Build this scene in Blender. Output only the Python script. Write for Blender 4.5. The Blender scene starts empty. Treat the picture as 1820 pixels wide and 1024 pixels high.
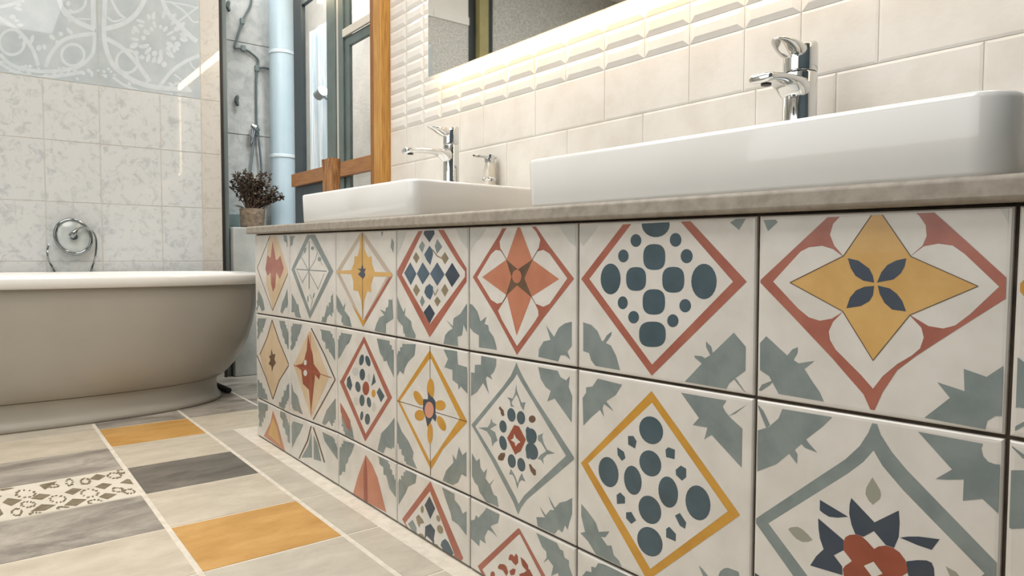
import bpy, bmesh, math, random
from mathutils import Vector, Matrix
random.seed(7)
scn = bpy.context.scene
col = scn.collection
PI = math.pi
T = 0.33

# ------------------------------------------------------------------ camera
F_PX, YAW, PITCH, ROLL = 1230.05, 0.9081, 0.0445, 0.0029
CAM = Vector((7.7287*T, -2.517*T, 2.039*T))
fw = Vector((-math.sin(YAW)*math.cos(PITCH), math.cos(YAW)*math.cos(PITCH), -math.sin(PITCH)))
rt = Vector((math.cos(YAW), math.sin(YAW), 0))
up = rt.cross(fw)
RR = rt*math.cos(ROLL) + up*math.sin(ROLL)
UU = up*math.cos(ROLL) - rt*math.sin(ROLL)
cam_d = bpy.data.cameras.new('camera')
cam = bpy.data.objects.new('camera', cam_d)
col.objects.link(cam)
m = Matrix((RR, UU, -fw)).transposed().to_4x4()
m.translation = CAM
cam.matrix_world = m
cam_d.sensor_fit = 'HORIZONTAL'
cam_d.sensor_width = 36
cam_d.lens = F_PX/1820*36
cam_d.clip_start = 0.02
scn.camera = cam


def at(x, y, ax, v):
    """where the sight line of a photo point meets the plane axis=v (used to survey flat surfaces)"""
    d = fw + RR*((x-910)/F_PX) + UU*((512-y)/F_PX)
    t = (v-CAM[ax])/d[ax]
    return CAM + d*t


# ------------------------------------------------------------------ materials
def lin(c):
    return tuple(((v/255)/12.92 if v/255 <= .04045 else ((v/255+.055)/1.055)**2.4) for v in c)


K = 1.0
def albedo(c, k=None):
    return tuple(min(.92, v*(k or K)) for v in lin(c)) + (1,)


MATS = {}
def mat(name, c, rough=.5, metal=0, c2=None, scale=8, lo=.4, hi=.65, detail=4, bump=0, bscale=60, coat=0,
        spec=.5, stretch=None, k=None, vor=False, distort=0):
    if name in MATS:
        return MATS[name]
    mt = bpy.data.materials.new(name)
    mt.use_nodes = True
    nt = mt.node_tree
    b = nt.nodes['Principled BSDF']
    b.inputs['Roughness'].default_value = rough
    b.inputs['Metallic'].default_value = metal
    b.inputs['Specular IOR Level'].default_value = spec
    b.inputs['Coat Weight'].default_value = coat
    b.inputs['Coat Roughness'].default_value = .025
    tc = nt.nodes.new('ShaderNodeTexCoord')
    mp = nt.nodes.new('ShaderNodeMapping')
    nt.links.new(tc.outputs['Object'], mp.inputs['Vector'])
    if stretch:
        mp.inputs['Scale'].default_value = stretch
    n = nt.nodes.new('ShaderNodeTexNoise')
    n.inputs['Scale'].default_value = scale
    n.inputs['Detail'].default_value = detail
    n.inputs['Distortion'].default_value = distort
    n.inputs['Roughness'].default_value = .72 if detail >= 9 else .55
    nt.links.new(mp.outputs['Vector'], n.inputs['Vector'])
    r = nt.nodes.new('ShaderNodeValToRGB')
    r.color_ramp.elements[0].position = lo
    r.color_ramp.elements[1].position = hi
    r.color_ramp.elements[0].color = albedo(c, k)
    if c2 is None:
        c2 = tuple(max(0, v-5) for v in c)
    r.color_ramp.elements[1].color = albedo(c2, k)
    nt.links.new(n.outputs['Fac'], r.inputs['Fac'])
    nt.links.new(r.outputs['Color'], b.inputs['Base Color'])
    if bump:
        n2 = nt.nodes.new('ShaderNodeTexNoise')
        n2.inputs['Scale'].default_value = bscale
        n2.inputs['Detail'].default_value = 3
        nt.links.new(mp.outputs['Vector'], n2.inputs['Vector'])
        bp = nt.nodes.new('ShaderNodeBump')
        bp.inputs['Strength'].default_value = bump
        bp.inputs['Distance'].default_value = .01
        nt.links.new(n2.outputs['Fac'], bp.inputs['Height'])
        nt.links.new(bp.outputs['Normal'], b.inputs['Normal'])
    MATS[name] = mt
    return mt


def emit(name, c, s):
    mt = bpy.data.materials.new(name)
    mt.use_nodes = True
    b = mt.node_tree.nodes['Principled BSDF']
    b.inputs['Base Color'].default_value = (.8, .8, .8, 1)
    b.inputs['Emission Color'].default_value = lin(c) + (1,)
    b.inputs['Emission Strength'].default_value = s
    return mt


def pane_mat(name, tint, rough, fac):
    mt = bpy.data.materials.new(name)
    mt.use_nodes = True
    nt = mt.node_tree
    nt.nodes.remove(nt.nodes['Principled BSDF'])
    o = nt.nodes['Material Output']
    tr = nt.nodes.new('ShaderNodeBsdfTransparent')
    tr.inputs[0].default_value = tint + (1,)
    gl = nt.nodes.new('ShaderNodeBsdfGlossy')
    gl.inputs['Roughness'].default_value = rough
    mx = nt.nodes.new('ShaderNodeMixShader')
    mx.inputs[0].default_value = fac
    nt.links.new(tr.outputs[0], mx.inputs[1])
    nt.links.new(gl.outputs[0], mx.inputs[2])
    nt.links.new(mx.outputs[0], o.inputs['Surface'])
    return mt


M = dict(
    tile=mat('glazed_white', (214, 210, 203), .28, c2=(204, 200, 192), scale=14, coat=.25, bump=.02, bscale=40),
    grout=mat('dark_grout', (70, 60, 48), .9, c2=(48, 40, 32), scale=30),
    sage=mat('sage', (128, 139, 137), .32, c2=(114, 126, 125), scale=22, coat=.2),
    paleg=mat('pale_grey_glaze', (193, 193, 187), .32, coat=.2),
    slate=mat('slate_blue', (66, 86, 96), .32, c2=(56, 76, 84), scale=22, coat=.2),
    blue=mat('dusty_blue', (74, 94, 112), .32, c2=(64, 84, 100), scale=20, coat=.2),
    navy=mat('navy', (44, 58, 76), .32, c2=(54, 66, 78), scale=20, coat=.2),
    terra=mat('terracotta', (164, 98, 80), .35, c2=(152, 86, 70), scale=20, coat=.2),
    orange=mat('orange_clay', (186, 122, 94), .35, c2=(176, 112, 86), scale=20, coat=.2),
    rust=mat('rust_red', (138, 66, 44), .35, c2=(150, 76, 52), scale=25, coat=.2),
    gold=mat('gold_ochre', (204, 164, 96), .35, c2=(194, 152, 82), scale=16, coat=.2),
    yellow=mat('mustard', (196, 146, 52), .35, c2=(184, 132, 40), scale=16, coat=.2),
    tan=mat('tan_glaze', (208, 186, 156), .35, c2=(200, 174, 138), scale=12, coat=.2),
    olive=mat('olive_glaze', (142, 128, 102), .35, c2=(126, 116, 92), scale=30, coat=.2),
    oleaf=mat('olive_grey', (150, 150, 136), .35, coat=.2),
    brown=mat('brown_line', (104, 82, 62), .4, c2=(88, 66, 48), scale=30),
    pink=mat('pink_glaze', (205, 146, 122), .35),
    taupe=mat('taupe_glaze', (184, 170, 154), .35),
)


# ------------------------------------------------------------------ mesh helpers
def link(name, bm, mats, parent=None, smooth=False, bevel=0, seg=3, subsurf=0, angle=35, shadow=True):
    me = bpy.data.meshes.new(name)
    bmesh.ops.recalc_face_normals(bm, faces=bm.faces) if smooth or bevel else None
    bm.to_mesh(me)
    bm.free()
    for mm in (mats if isinstance(mats, (list, tuple)) else [mats]):
        me.materials.append(mm)
    o = bpy.data.objects.new(name, me)
    col.objects.link(o)
    if parent:
        o.parent = parent
    if smooth:
        for p in me.polygons:
            p.use_smooth = True
    if bevel:
        b = o.modifiers.new('bevel', 'BEVEL')
        b.width = bevel
        b.segments = seg
        b.limit_method = 'ANGLE'
        b.angle_limit = math.radians(30)
        b.harden_normals = False
    if subsurf:
        s = o.modifiers.new('sub', 'SUBSURF')
        s.levels = s.render_levels = subsurf
    if smooth and angle < 180:
        try:
            me.set_sharp_from_angle(angle=math.radians(angle))
        except Exception:
            pass
    return o


def struct(o):
    o['kind'] = 'structure'
    return o


def tag(o, label, cat, group=None):
    o['label'] = label
    o['category'] = cat
    if group:
        o['group'] = group
    return o


def thing(name, loc, label, cat, group=None):
    o = bpy.data.objects.new(name, None)
    o.empty_display_size = .05
    o.location = loc
    col.objects.link(o)
    tag(o, label, cat, group)
    return o


def BM():
    return bmesh.new()


def box(bm, x0, x1, y0, y1, z0, z1, mi=0):
    vs = [bm.verts.new((x, y, z)) for z in (z0, z1) for (x, y) in ((x0, y0), (x1, y0), (x1, y1), (x0, y1))]
    for f in ((3, 2, 1, 0), (4, 5, 6, 7), (0, 1, 5, 4), (1, 2, 6, 5), (2, 3, 7, 6), (3, 0, 4, 7)):
        bm.faces.new([vs[i] for i in f]).material_index = mi
    return vs


def hexa(bm, lo, hi, mi=0):
    """box between two quads (each 4 points)"""
    a = [bm.verts.new(p) for p in lo]
    b = [bm.verts.new(p) for p in hi]
    bm.faces.new(a[::-1]).material_index = mi
    bm.faces.new(b).material_index = mi
    for i in range(4):
        bm.faces.new((a[i], a[(i+1) % 4], b[(i+1) % 4], b[i])).material_index = mi


def tube(bm, pts, r, n=10, mi=0, caps=True):
    pts = [Vector(p) for p in pts]
    rs = r if isinstance(r, (list, tuple)) else [r]*len(pts)
    rings = []
    prev = None
    for i, p in enumerate(pts):
        d = (pts[min(i+1, len(pts)-1)] - pts[max(i-1, 0)]).normalized()
        if prev is None:
            a = d.orthogonal().normalized()
        else:
            a = (prev - d*prev.dot(d)).normalized()
        prev = a
        b = d.cross(a)
        rings.append([bm.verts.new(p + (a*math.cos(t*2*PI/n) + b*math.sin(t*2*PI/n))*rs[i]) for t in range(n)])
    for i in range(len(rings)-1):
        for t in range(n):
            bm.faces.new((rings[i][t], rings[i][(t+1) % n], rings[i+1][(t+1) % n], rings[i+1][t])).material_index = mi
    if caps:
        bm.faces.new(rings[0][::-1]).material_index = mi
        bm.faces.new(rings[-1]).material_index = mi


def loft(bm, loops, mi=0, cap0=True, cap1=True):
    rings = [[bm.verts.new(p) for p in l] for l in loops]
    n = len(rings[0])
    for i in range(len(rings)-1):
        for t in range(n):
            bm.faces.new((rings[i][t], rings[i][(t+1) % n], rings[i+1][(t+1) % n], rings[i+1][t])).material_index = mi
    if cap0:
        bm.faces.new(rings[0][::-1]).material_index = mi
    if cap1:
        bm.faces.new(rings[-1]).material_index = mi


def lathe(bm, prof, cx, cy, cz=0, n=32, mi=0):
    loops = [[(cx + r*math.cos(t*2*PI/n), cy + r*math.sin(t*2*PI/n), cz+z) for t in range(n)] for r, z in prof]
    loft(bm, loops, mi)


def torus(bm, c, u, v, R, r, n=48, k=10, mi=0, R2=None):
    c, u, v = Vector(c), Vector(u), Vector(v)
    w = u.cross(v)
    rings = []
    for i in range(n):
        a = i*2*PI/n
        d = u*math.cos(a) + v*math.sin(a)
        p = c + u*math.cos(a)*R + v*math.sin(a)*(R2 or R)
        rings.append([bm.verts.new(p + d*r*math.cos(b*2*PI/k) + w*r*math.sin(b*2*PI/k)) for b in range(k)])
    for i in range(n):
        for b in range(k):
            bm.faces.new((rings[i][b], rings[(i+1) % n][b], rings[(i+1) % n][(b+1) % k], rings[i][(b+1) % k])).material_index = mi


def spline(pts, n=6, closed=False):
    pts = [Vector(p) for p in pts]
    out = []
    N = len(pts)
    for i in range(N if closed else N-1):
        g = (lambda k: pts[k % N]) if closed else (lambda k: pts[min(max(k, 0), N-1)])
        p0, p1, p2, p3 = g(i-1), g(i), g(i+1), g(i+2)
        for j in range(n):
            t = j/n
            out.append(.5*((2*p1) + (p2-p0)*t + (2*p0-5*p1+4*p2-p3)*t*t + (3*p1-p0-3*p2+p3)*t**3))
    if not closed:
        out.append(pts[-1])
    return out


# ------------------------------------------------------------------ 2D polygon helpers
def clip(poly, x0, x1, y0, y1):
    def cut(ps, ins, isec):
        out = []
        for i in range(len(ps)):
            a, b = ps[i-1], ps[i]
            if ins(b):
                if not ins(a):
                    out.append(isec(a, b))
                out.append(b)
            elif ins(a):
                out.append(isec(a, b))
        return out
    def ix(v):
        return lambda a, b: (v, a[1]+(b[1]-a[1])*(v-a[0])/(b[0]-a[0]))
    def iy(v):
        return lambda a, b: (a[0]+(b[0]-a[0])*(v-a[1])/(b[1]-a[1]), v)
    for ins, isec in ((lambda p: p[0] >= x0, ix(x0)), (lambda p: p[0] <= x1, ix(x1)),
                      (lambda p: p[1] >= y0, iy(y0)), (lambda p: p[1] <= y1, iy(y1))):
        if len(poly) < 3:
            return []
        poly = cut(poly, ins, isec)
    out = []
    for p in poly:
        if not out or abs(p[0]-out[-1][0])+abs(p[1]-out[-1][1]) > 1e-5:
            out.append(p)
    if len(out) > 2 and abs(out[0][0]-out[-1][0])+abs(out[0][1]-out[-1][1]) < 1e-5:
        out.pop()
    return out


def ell(cx, cy, rx, ry, rot=0, n=22, e=2.0):
    r = math.radians(rot)
    ps = []
    for i in range(n):
        a = i*2*PI/n
        c, s = math.cos(a), math.sin(a)
        x = math.copysign(abs(c)**(2/e), c)*rx
        y = math.copysign(abs(s)**(2/e), s)*ry
        ps.append((cx + x*math.cos(r)-y*math.sin(r), cy + x*math.sin(r)+y*math.cos(r)))
    return ps


def stroke(pts, w):
    """polyline -> list of polygons w wide"""
    out = []
    for a, b in zip(pts, pts[1:]):
        dx, dy = b[0]-a[0], b[1]-a[1]
        l = math.hypot(dx, dy) or 1
        nx, ny = -dy/l*w/2, dx/l*w/2
        ex, ey = dx/l*w*.2, dy/l*w*.2
        out.append([(a[0]+nx-ex, a[1]+ny-ey), (b[0]+nx+ex, b[1]+ny+ey), (b[0]-nx+ex, b[1]-ny+ey), (a[0]-nx-ex, a[1]-ny-ey)])
    return out


def ztop(x):
    """top of the worktop: it runs very slightly out of level"""
    return .783 - .0108*(x+.096)


# ------------------------------------------------------------------ setting
XB, XR, YL, YW, ZC_ = -1.45, 3.3, -2.5, .5, 2.75
plaster = mat('plaster', (214, 208, 198), .85, c2=(200, 194, 184), scale=5, bump=.1)
concrete = mat('concrete', (200, 202, 199), .8, c2=(164, 168, 166), scale=13, lo=.42, hi=.72, detail=8, bump=.15, distort=.6)
rough_panel = mat('rough_panel', (216, 215, 210), .9, c2=(178, 178, 174), scale=80, lo=.35, hi=.65, detail=5, bump=.25)
white_paint = mat('white_paint', (236, 234, 230), .6)
groutl = mat('light_grout', (214, 206, 192), .9, c2=(200, 192, 176), scale=30)
groutw = mat('wall_grout', (202, 198, 190), .9, c2=(192, 188, 179), scale=30)
groutc = mat('cream_grout', (214, 209, 200), .9, c2=(204, 198, 188), scale=30)

# floor
fm = dict(beige=mat('floor_beige', (202, 192, 174), .42, c2=(176, 165, 146), scale=13, lo=.35, hi=.7, detail=9, distort=.3, stretch=(1, .45, 1)),
          beige2=mat('floor_pale', (194, 186, 170), .42, c2=(168, 161, 147), scale=13, lo=.35, hi=.7, detail=9, distort=.3, stretch=(1, .45, 1)),
          grey=mat('floor_grey', (176, 168, 156), .42, c2=(118, 112, 104), scale=8, hi=.62, detail=9, distort=.5, lo=.38, stretch=(1, .4, 1)),
          dark=mat('floor_dark', (128, 122, 112), .42, c2=(84, 80, 74), scale=9, detail=9, distort=.4, lo=.32, stretch=(1, .4, 1)),
          orange=mat('floor_orange', (200, 156, 92), .42, c2=(174, 128, 58), scale=12, lo=.35, hi=.7, detail=9, distort=.3, stretch=(1, .45, 1)),
          pale=mat('floor_cream', (216, 208, 193), .45, c2=(206, 198, 182), scale=9),
          motif=mat('floor_motif', (128, 116, 94), .45, c2=(108, 98, 78), scale=40))
FM = list(fm)
bm = BM()
flist = [groutl] + [fm[k] for k in FM]
FB_ = [0]
def fq(x0, x1, y0, y1, mk, z=.0, g=.004, gy=.006):
    mi = FM.index(mk)+1
    b = .002
    g = .003
    b = .0008
    hexa(bm, [(x0+g, y0+gy, -.01), (x1-g, y0+gy, -.01), (x1-g, y1-gy, -.01), (x0+g, y1-gy, -.01)],
         [(x0+g+b, y0+gy+b, z), (x1-g-b, y0+gy+b, z), (x1-g-b, y1-gy-b, z), (x0+g+b, y1-gy-b, z)], mi)
box(bm, -1.9, 3.4, YL-.1, 1.1, -.05, -.0009, 0)
K0, KS = -1.5939*T, .9284*T
YA, YB, YD = -1.4053*T, -.4126*T, -.004
YE = at(424, 703, 2, 0).y
rng = random.Random(3)
AB = {-1: 'grey', 0: 'orange', 1: 'beige', 2: 'dark', 3: 'beige', 4: 'orange', 5: 'beige2'}
LA = {-1: 'beige2', 0: 'beige', 1: 'grey', 2: 'motif', 3: 'grey', 4: 'beige', 5: 'beige2'}
for k in range(-5, 13):
    x0, x1 = K0+k*KS, K0+(k+1)*KS
    fq(x0, x1, YA, YB, AB.get(k, 'grey' if k < 0 else rng.choice(['beige', 'beige2', 'grey'])), g=.004)  # rows past the far orange tile: shade by the tub painted as grey
    m_ = LA.get(k, rng.choice(['beige', 'grey', 'beige2', 'orange']))
    fq(x0, x1, YA-.70, YA, 'pale' if m_ == 'motif' else m_)
    fq(x0, x1, YA-1.42, YA-.70, rng.choice(['beige', 'beige2', 'grey', 'dark']))
    fq(x0, x1, YL, YA-1.42, rng.choice(['beige', 'beige2', 'grey']))
    if x1 < -.07:
        fq(x0, x1, YB, YE, 'beige' if k == 0 else 'grey')  # grey here carries the floor shade beside the tub in the tile colour
        fq(x0, x1, YE, 1.05, 'grey')
    else:
        fq(x0, x1, YB, YD-.035, 'beige2', g=.004)
# printed motif on the patterned floor tile
ZQ = (0, 820, 5.019)
def fpoly(pts, z=.0006):
    vs = []
    for x, y in pts:
        p = at(ZQ[0]+x/ZQ[2], ZQ[1]+y/ZQ[2], 2, 0)
        vs.append((p.x, p.y))
    vs = clip(vs, K0+2*KS+.007, K0+3*KS-.007, YA-.69, YA-.007)
    if len(vs) > 2:
        FB_[0] += 1
        bm.faces.new([bm.verts.new((x, y, z+FB_[0]*4e-6)) for x, y in vs]).material_index = FM.index('motif')+1
for dd in ([(800,160),(860,115),(945,130),(880,170)], [(845,230),(915,195),(1000,205),(930,250)], [(1070,195),(1130,160),(1175,165),(1190,205)], [(575,280),(650,240),(735,250),(650,300)], [(880,320),(940,285),(1045,295),(960,340)],
           [(350,215),(380,205),(510,180),(400,255)], [(275,335),(350,290),(455,300),(370,345)], [(570,395),(650,335),(775,340),(680,400)], [(270,450),(370,385),(500,390),(400,440)], [(20,370),(70,330),(200,345),(100,400)],
           [(-330,420),(-250,370),(-130,385),(-240,440)], [(-60,470),(0,420),(30,470),(-20,505)], [(-20,250),(60,235),(130,240),(20,265)], [(-380,300),(-300,260),(-200,270),(-290,310)], [(-120,330),(-60,300),(20,310),(-50,345)]):
    fpoly(dd)
bits = random.Random(11)
def ringbits(cx, cy, rx, ry, n):
    for i in range(n):
        a = i*2*PI/n
        x, y = cx+math.cos(a)*rx+bits.uniform(-4, 4), cy+math.sin(a)*ry+bits.uniform(-3, 3)
        fpoly(ell(x, y, bits.uniform(9, 18), bits.uniform(4, 8), bits.uniform(-30, 0), 7))
for c in ((800,285,75,35),(515,340,70,30),(1050,255,45,18),(760,180,40,24),(620,190,25,30),(230,290,85,32),(250,385,60,25),(850,365,60,18),(560,420,50,14),(1020,130,60,22),(1090,90,40,18),(1150,270,50,18),(150,455,45,30),(460,220,60,14),(-80,410,70,26),(-280,350,60,20),(330,470,60,10)):
    ringbits(*c, 11)
struct(link('floor', bm, flist))

bm = BM(); box(bm, -1.9, 3.4, YL-.1, 1.1, ZC_, ZC_+.08)
struct(link('ceiling', bm, white_paint))
bm = BM(); box(bm, -1.9, 3.4, YL-.1, YL, -.05, ZC_)
struct(link('wall_left', bm, rough_panel))
bm = BM(); box(bm, XR, XR+.1, YL, 1.1, -.05, ZC_)
struct(link('wall_front', bm, mat('slate_contrast', (74, 90, 98), .6)))  # unseen wall; dark tone added to put contrast into the chrome reflections

# wall with the basins: bevelled metro tiles above plain tiles
wt = mat('wall_tile_cream', (217, 213, 206), .42, c2=(208, 203, 194), scale=10, coat=.12, bump=.05, bscale=60)
wb = mat('bevel_tile_cream', (218, 215, 209), .3, c2=(212, 208, 201), scale=10, coat=.2, bump=.02, bscale=40)
bm = BM()
X0W = .052
box(bm, X0W, XR, YW+.002, YW+.12, -.05, ZC_, 0)
box(bm, -1.0, X0W, YW+.002, YW+.12, 2.08, ZC_, 0)
def wtile(x0, x1, z0, z1, bx, bz, h, mi, g=.0007):
    a0, a1, c0, c1 = x0+g, x1-g, z0+g, z1-g
    y0, y1, y2 = YW+.003, YW+.0008, YW+.0008-h
    hexa(bm, [(a0, y0, c0), (a0, y0, c1), (a1, y0, c1), (a1, y0, c0)], [(a0, y1, c0), (a0, y1, c1), (a1, y1, c1), (a1, y1, c0)], mi)
    hexa(bm, [(a0, y1, c0), (a0, y1, c1), (a1, y1, c1), (a1, y1, c0)], [(a0+bx, y2, c0+bz), (a0+bx, y2, c1-bz), (a1-bx, y2, c1-bz), (a1-bx, y2, c0+bz)], mi)
XJ = [.055, .183, .311, .431, .553, .69, .817, .951, 1.088, 1.238, 1.377, 1.514, 1.66, 1.79, 1.93]
while XJ[-1] < XR:
    XJ.append(XJ[-1]+.139)
ZB0, ZR = 1.168, .0487
for r in range(27):
    for a, b in zip(XJ, XJ[1:]):
        wtile(a, min(b, XR), ZB0+r*ZR, ZB0+(r+1)*ZR, .016, .013, .0045, 2)
for a, b in zip(XJ, XJ[1:]):
    wtile(a, min(b, XR), ZB0+27*ZR, ZC_-.01, .003, .003, .0015, 1)
XU = [.055, .183, .311, .553, .69, .955, 1.24, 1.514, 1.66, 1.79, 1.943, 2.23, 2.51, 2.8, 3.08, XR]
for a, b in zip(XU, XU[1:]):
    wtile(a, b, 1.033, ZB0, .005, .005, .0011, 1)
XL_ = [.055, .25, .53, .815, 1.095, 1.374, 1.69, 1.865, 2.114, 2.4, 2.68, 2.96, XR]
for a, b in zip(XL_, XL_[1:]):
    wtile(a, b, .70, 1.033, .005, .005, .0011, 1)
struct(link('wall_right', bm, [groutc, wt, wb]))

# bath wall with large printed tiles
bt = mat('bath_tile', (204, 206, 205), .5, c2=(178, 182, 183), scale=22, lo=.50, hi=.64, detail=12, coat=.8, distort=.7)
btw = mat('bath_tile_warm', (202, 196, 187), .5, c2=(184, 177, 167), scale=26, lo=.50, hi=.66, detail=12, coat=.8, distort=.7)
lace_bg = mat('lace_ground', (174, 184, 189), .5, c2=(186, 194, 197), scale=9, coat=.8)
lace = mat('lace_white', (204, 211, 215), .5, c2=(196, 204, 208), scale=20, coat=.8)
bm = BM()
BE = .265
BY0 = -1.0
box(bm, XB-.06, XB-.002, BY0, BE, -.05, ZC_, 0)
def btile(y0, y1, z0, z1, mi, g=.001):
    x0, x1 = XB-.003, XB
    hexa(bm, [(x0, y0+g, z0+g), (x0, y1-g, z0+g), (x0, y1-g, z1-g), (x0, y0+g, z1-g)],
         [(x1, y0+g+.0015, z0+g+.0015), (x1, y1-g-.002, z0+g+.0015), (x1, y1-g-.002, z1-g-.002), (x1, y0+g+.0015, z1-g-.002)], mi)
YJ = [BY0, -.82, -.544, -.312, -.037, .163, BE]
for z0, z1 in ((.07, .357), (.357, .646), (.646, .934), (.934, 1.229), (1.229, 1.517)):
    for a, b in zip(YJ, YJ[1:]):
        btile(a, b, z0, z1, 2 if a > .15 else 1)
box(bm, XB-.01, XB-.001, BY0, -.716, 1.519, 2.262, 5)
for a, b in zip((-.714, -.312, .163), (-.312, .163, BE)):
    btile(a, b, 1.517, 2.08, 3 if a < .15 else 2)
for a, b in zip((BY0, -.716, -.2), (-.716, -.2, BE)):
    if a > -.9:
        box(bm, XB-.01, XB-.001, a, b, 2.082, 2.262, 5)      # rough render above the tiles
    box(bm, XB-.01, XB+.012, a+.001, b-.001, 2.262, 2.315, 6)  # white ledge
box(bm, XB-.01, XB-.001, BY0, BE, 2.315, ZC_, 6)
ZW = (0, 0, 3.939)
def lp(pts, h=.0005, mi=4):
    ps = []
    for x, y in pts:
        p = at(ZW[0]+x/ZW[2], ZW[1]+y/ZW[2], 0, XB)
        ps.append((p.y, p.z))
    ps = clip(ps, -.71, .16, 1.522, 2.075)
    if len(ps) > 2:
        try:
            bm.faces.new([bm.verts.new((XB+h, y, z)) for y, z in ps]).material_index = mi
        except Exception:
            pass
def ls(pts, w, h=.0005, n=5):
    sp = [(p.x, p.y) for p in spline([(a, b, 0) for a, b in pts], n)]
    # one ribbon so that overlaps do not flicker
    L, R_ = [], []
    for i, p in enumerate(sp):
        a, b = sp[max(i-1, 0)], sp[min(i+1, len(sp)-1)]
        dx, dy = b[0]-a[0], b[1]-a[1]
        l = math.hypot(dx, dy) or 1
        L.append((p[0]-dy/l*w/2, p[1]+dx/l*w/2)); R_.append((p[0]+dy/l*w/2, p[1]-dx/l*w/2))
    for i in range(len(sp)-1):
        lp([L[i], L[i+1], R_[i+1], R_[i]], h)
hh = .0003
for pts, w in (
    ([(735,-300),(735,0),(728,200),(740,330),(790,450),(880,530),(1000,590),(1130,615),(1330,630)], 32),
    ([(790,540),(860,590),(960,630),(1080,655),(1210,660)], 18),
    ([(745,270),(850,330),(940,420),(1000,500),(1050,570)], 30),
    ([(720,205),(850,170),(950,100),(1010,0),(1040,-120)], 34), ([(780,0),(830,90),(880,130)], 18), ([(750,120),(800,150),(870,130)], 12),
    ([(1120,-60),(1170,80),(1250,170),(1340,260),(1380,290)], 30), ([(1190,10),(1290,80),(1350,150),(1400,150)], 12), ([(1250,150),(1330,90),(1400,40)], 12), ([(1150,10),(1280,30),(1400,60)], 10),
    ([(1120,600),(1200,500),(1300,430),(1400,390),(1540,370)], 26), ([(1220,520),(1270,560),(1300,600)], 12), ([(1330,430),(1350,470),(1400,500)], 10),
    ([(652,-300),(652,0),(655,200)], 34), ([(390,-100),(440,70),(520,140),(600,180),(665,205)], 32), ([(540,130),(640,135)], 10),
    ([(0,380),(60,440),(150,480),(300,500),(450,490),(560,460),(640,390),(660,310),(660,230)], 26),
    ([(0,440),(100,500),(250,540),(420,530),(580,505)], 24), ([(320,470),(350,390),(430,290),(540,250),(665,235)], 28), ([(270,460),(230,350),(160,250),(80,180),(0,130),(-100,90)], 28),
    ([(0,50),(80,30),(170,0)], 24), ([(-100,420),(0,380)], 26)):
    hh += .000004
    ls(pts, w, hh)
for cx, cy, rx, ry in ((890,430,75,80), (510,385,80,75), (85,295,88,88), (510,5,90,80)):
    hh += .000004
    ls([(x, y) for x, y in ell(cx, cy, rx, ry, 0, 18)]+[(cx+rx, cy)], 20, hh, 2)
lr = random.Random(5)
for cx, cy, rr, n in ((1110, 270, 160, 30), (1110, 270, 95, 14), (290, 110, 190, 26)):
    for i in range(n):
        a = i*2*PI/n + lr.uniform(-.1, .1)
        hh += .000002
        r_ = rr*lr.uniform(.85, 1.2)
        lp(ell(cx+math.cos(a)*r_, cy+math.sin(a)*r_, lr.uniform(14, 34), lr.uniform(10, 20), math.degrees(a)+lr.uniform(-30, 30), 10), hh)
for i in range(70):
    hh += .000002
    x = lr.uniform(0, 1350); y = 490 + lr.uniform(15, 80) + abs(x-690)*-.0 + (x-690)*.11
    if 560 < x < 900:
        y -= lr.uniform(0, 70)
    lp(ell(x, y, lr.uniform(8, 22), lr.uniform(7, 14), lr.uniform(0, 90), 8), hh)
struct(link('wall_back', bm, [groutw, bt, btw, lace_bg, lace, rough_panel, white_paint]))
# rest of the back wall, beyond a door post
bm = BM(); box(bm, XB-.06, XB-.004, YL, BY0-.2, -.05, ZC_)
struct(link('wall_back_recess', bm, rough_panel))
bm = BM(); box(bm, XB-.06, XB+.01, BY0-.2, BY0-.15, 0, ZC_-.002, 1); box(bm, XB-.06, XB+.03, BY0-.15, BY0-.075, 0, ZC_-.002, 0); box(bm, XB-.05, XB-.02, BY0-.075, BY0-.002, 0, ZC_-.002, 1)
struct(link('trim_2', bm, [mat('olive_post', (168, 160, 112), .5, c2=(156, 148, 100)), mat('dark_steel', (52, 58, 60), .4, metal=.3)]))
# edge profile of the tiled panel
bm = BM(); box(bm, XB-.05, XB+.004, BE+.001, BE+.014, 0, ZC_-.002, 0); box(bm, XB-.06, XB-.012, BE+.014, BE+.04, 0, ZC_-.002, 1)
struct(link('trim_1', bm, [mat('black_edge', (34, 28, 24), .5), mat('grey_profile', (112, 122, 122), .4, metal=.3)], bevel=.002))

# concrete recess beside the bath
XC = -1.75
bm = BM(); box(bm, XC-.1, XC, .15, 1.0, -.05, ZC_)
def panel(y0, y1, z0, z1):
    box(bm, XC-.001, XC+.008, y0, y1, z0, z1)
for z0, z1 in ((0, .42), (.425, .835), (.84, 1.40), (1.405, 1.945), (1.95, 2.6)):
    panel(.2, .8, z0, z1)
struct(link('wall_alcove', bm, concrete))
bm = BM(); box(bm, XC+.009, -1.42, .312, .57, 0, .835); 
struct(link('trim_3', bm, mat('ledge_stone', (178, 180, 174), .7, c2=(158, 162, 158), scale=6, detail=8, bump=.1), bevel=.006))
bm = BM(); box(bm, XC+.009, XC+.05, .312, .57, .836, .925)
struct(link('trim_4', bm, mat('teal_band', (140, 156, 154), .35, c2=(124, 142, 140)), bevel=.004))
bm = BM(); box(bm, XC, X0W+.3, .82, .9, -.05, ZC_)
struct(link('wall_outside', bm, mat('warm_render', (216, 208, 198), .9, c2=(200, 192, 182), scale=6, detail=6, bump=.1)))
bm = BM(); box(bm, X0W+.2, X0W+.3, YW+.122, .82, -.05, ZC_)
struct(link('wall_outside_return', bm, plaster))

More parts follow.
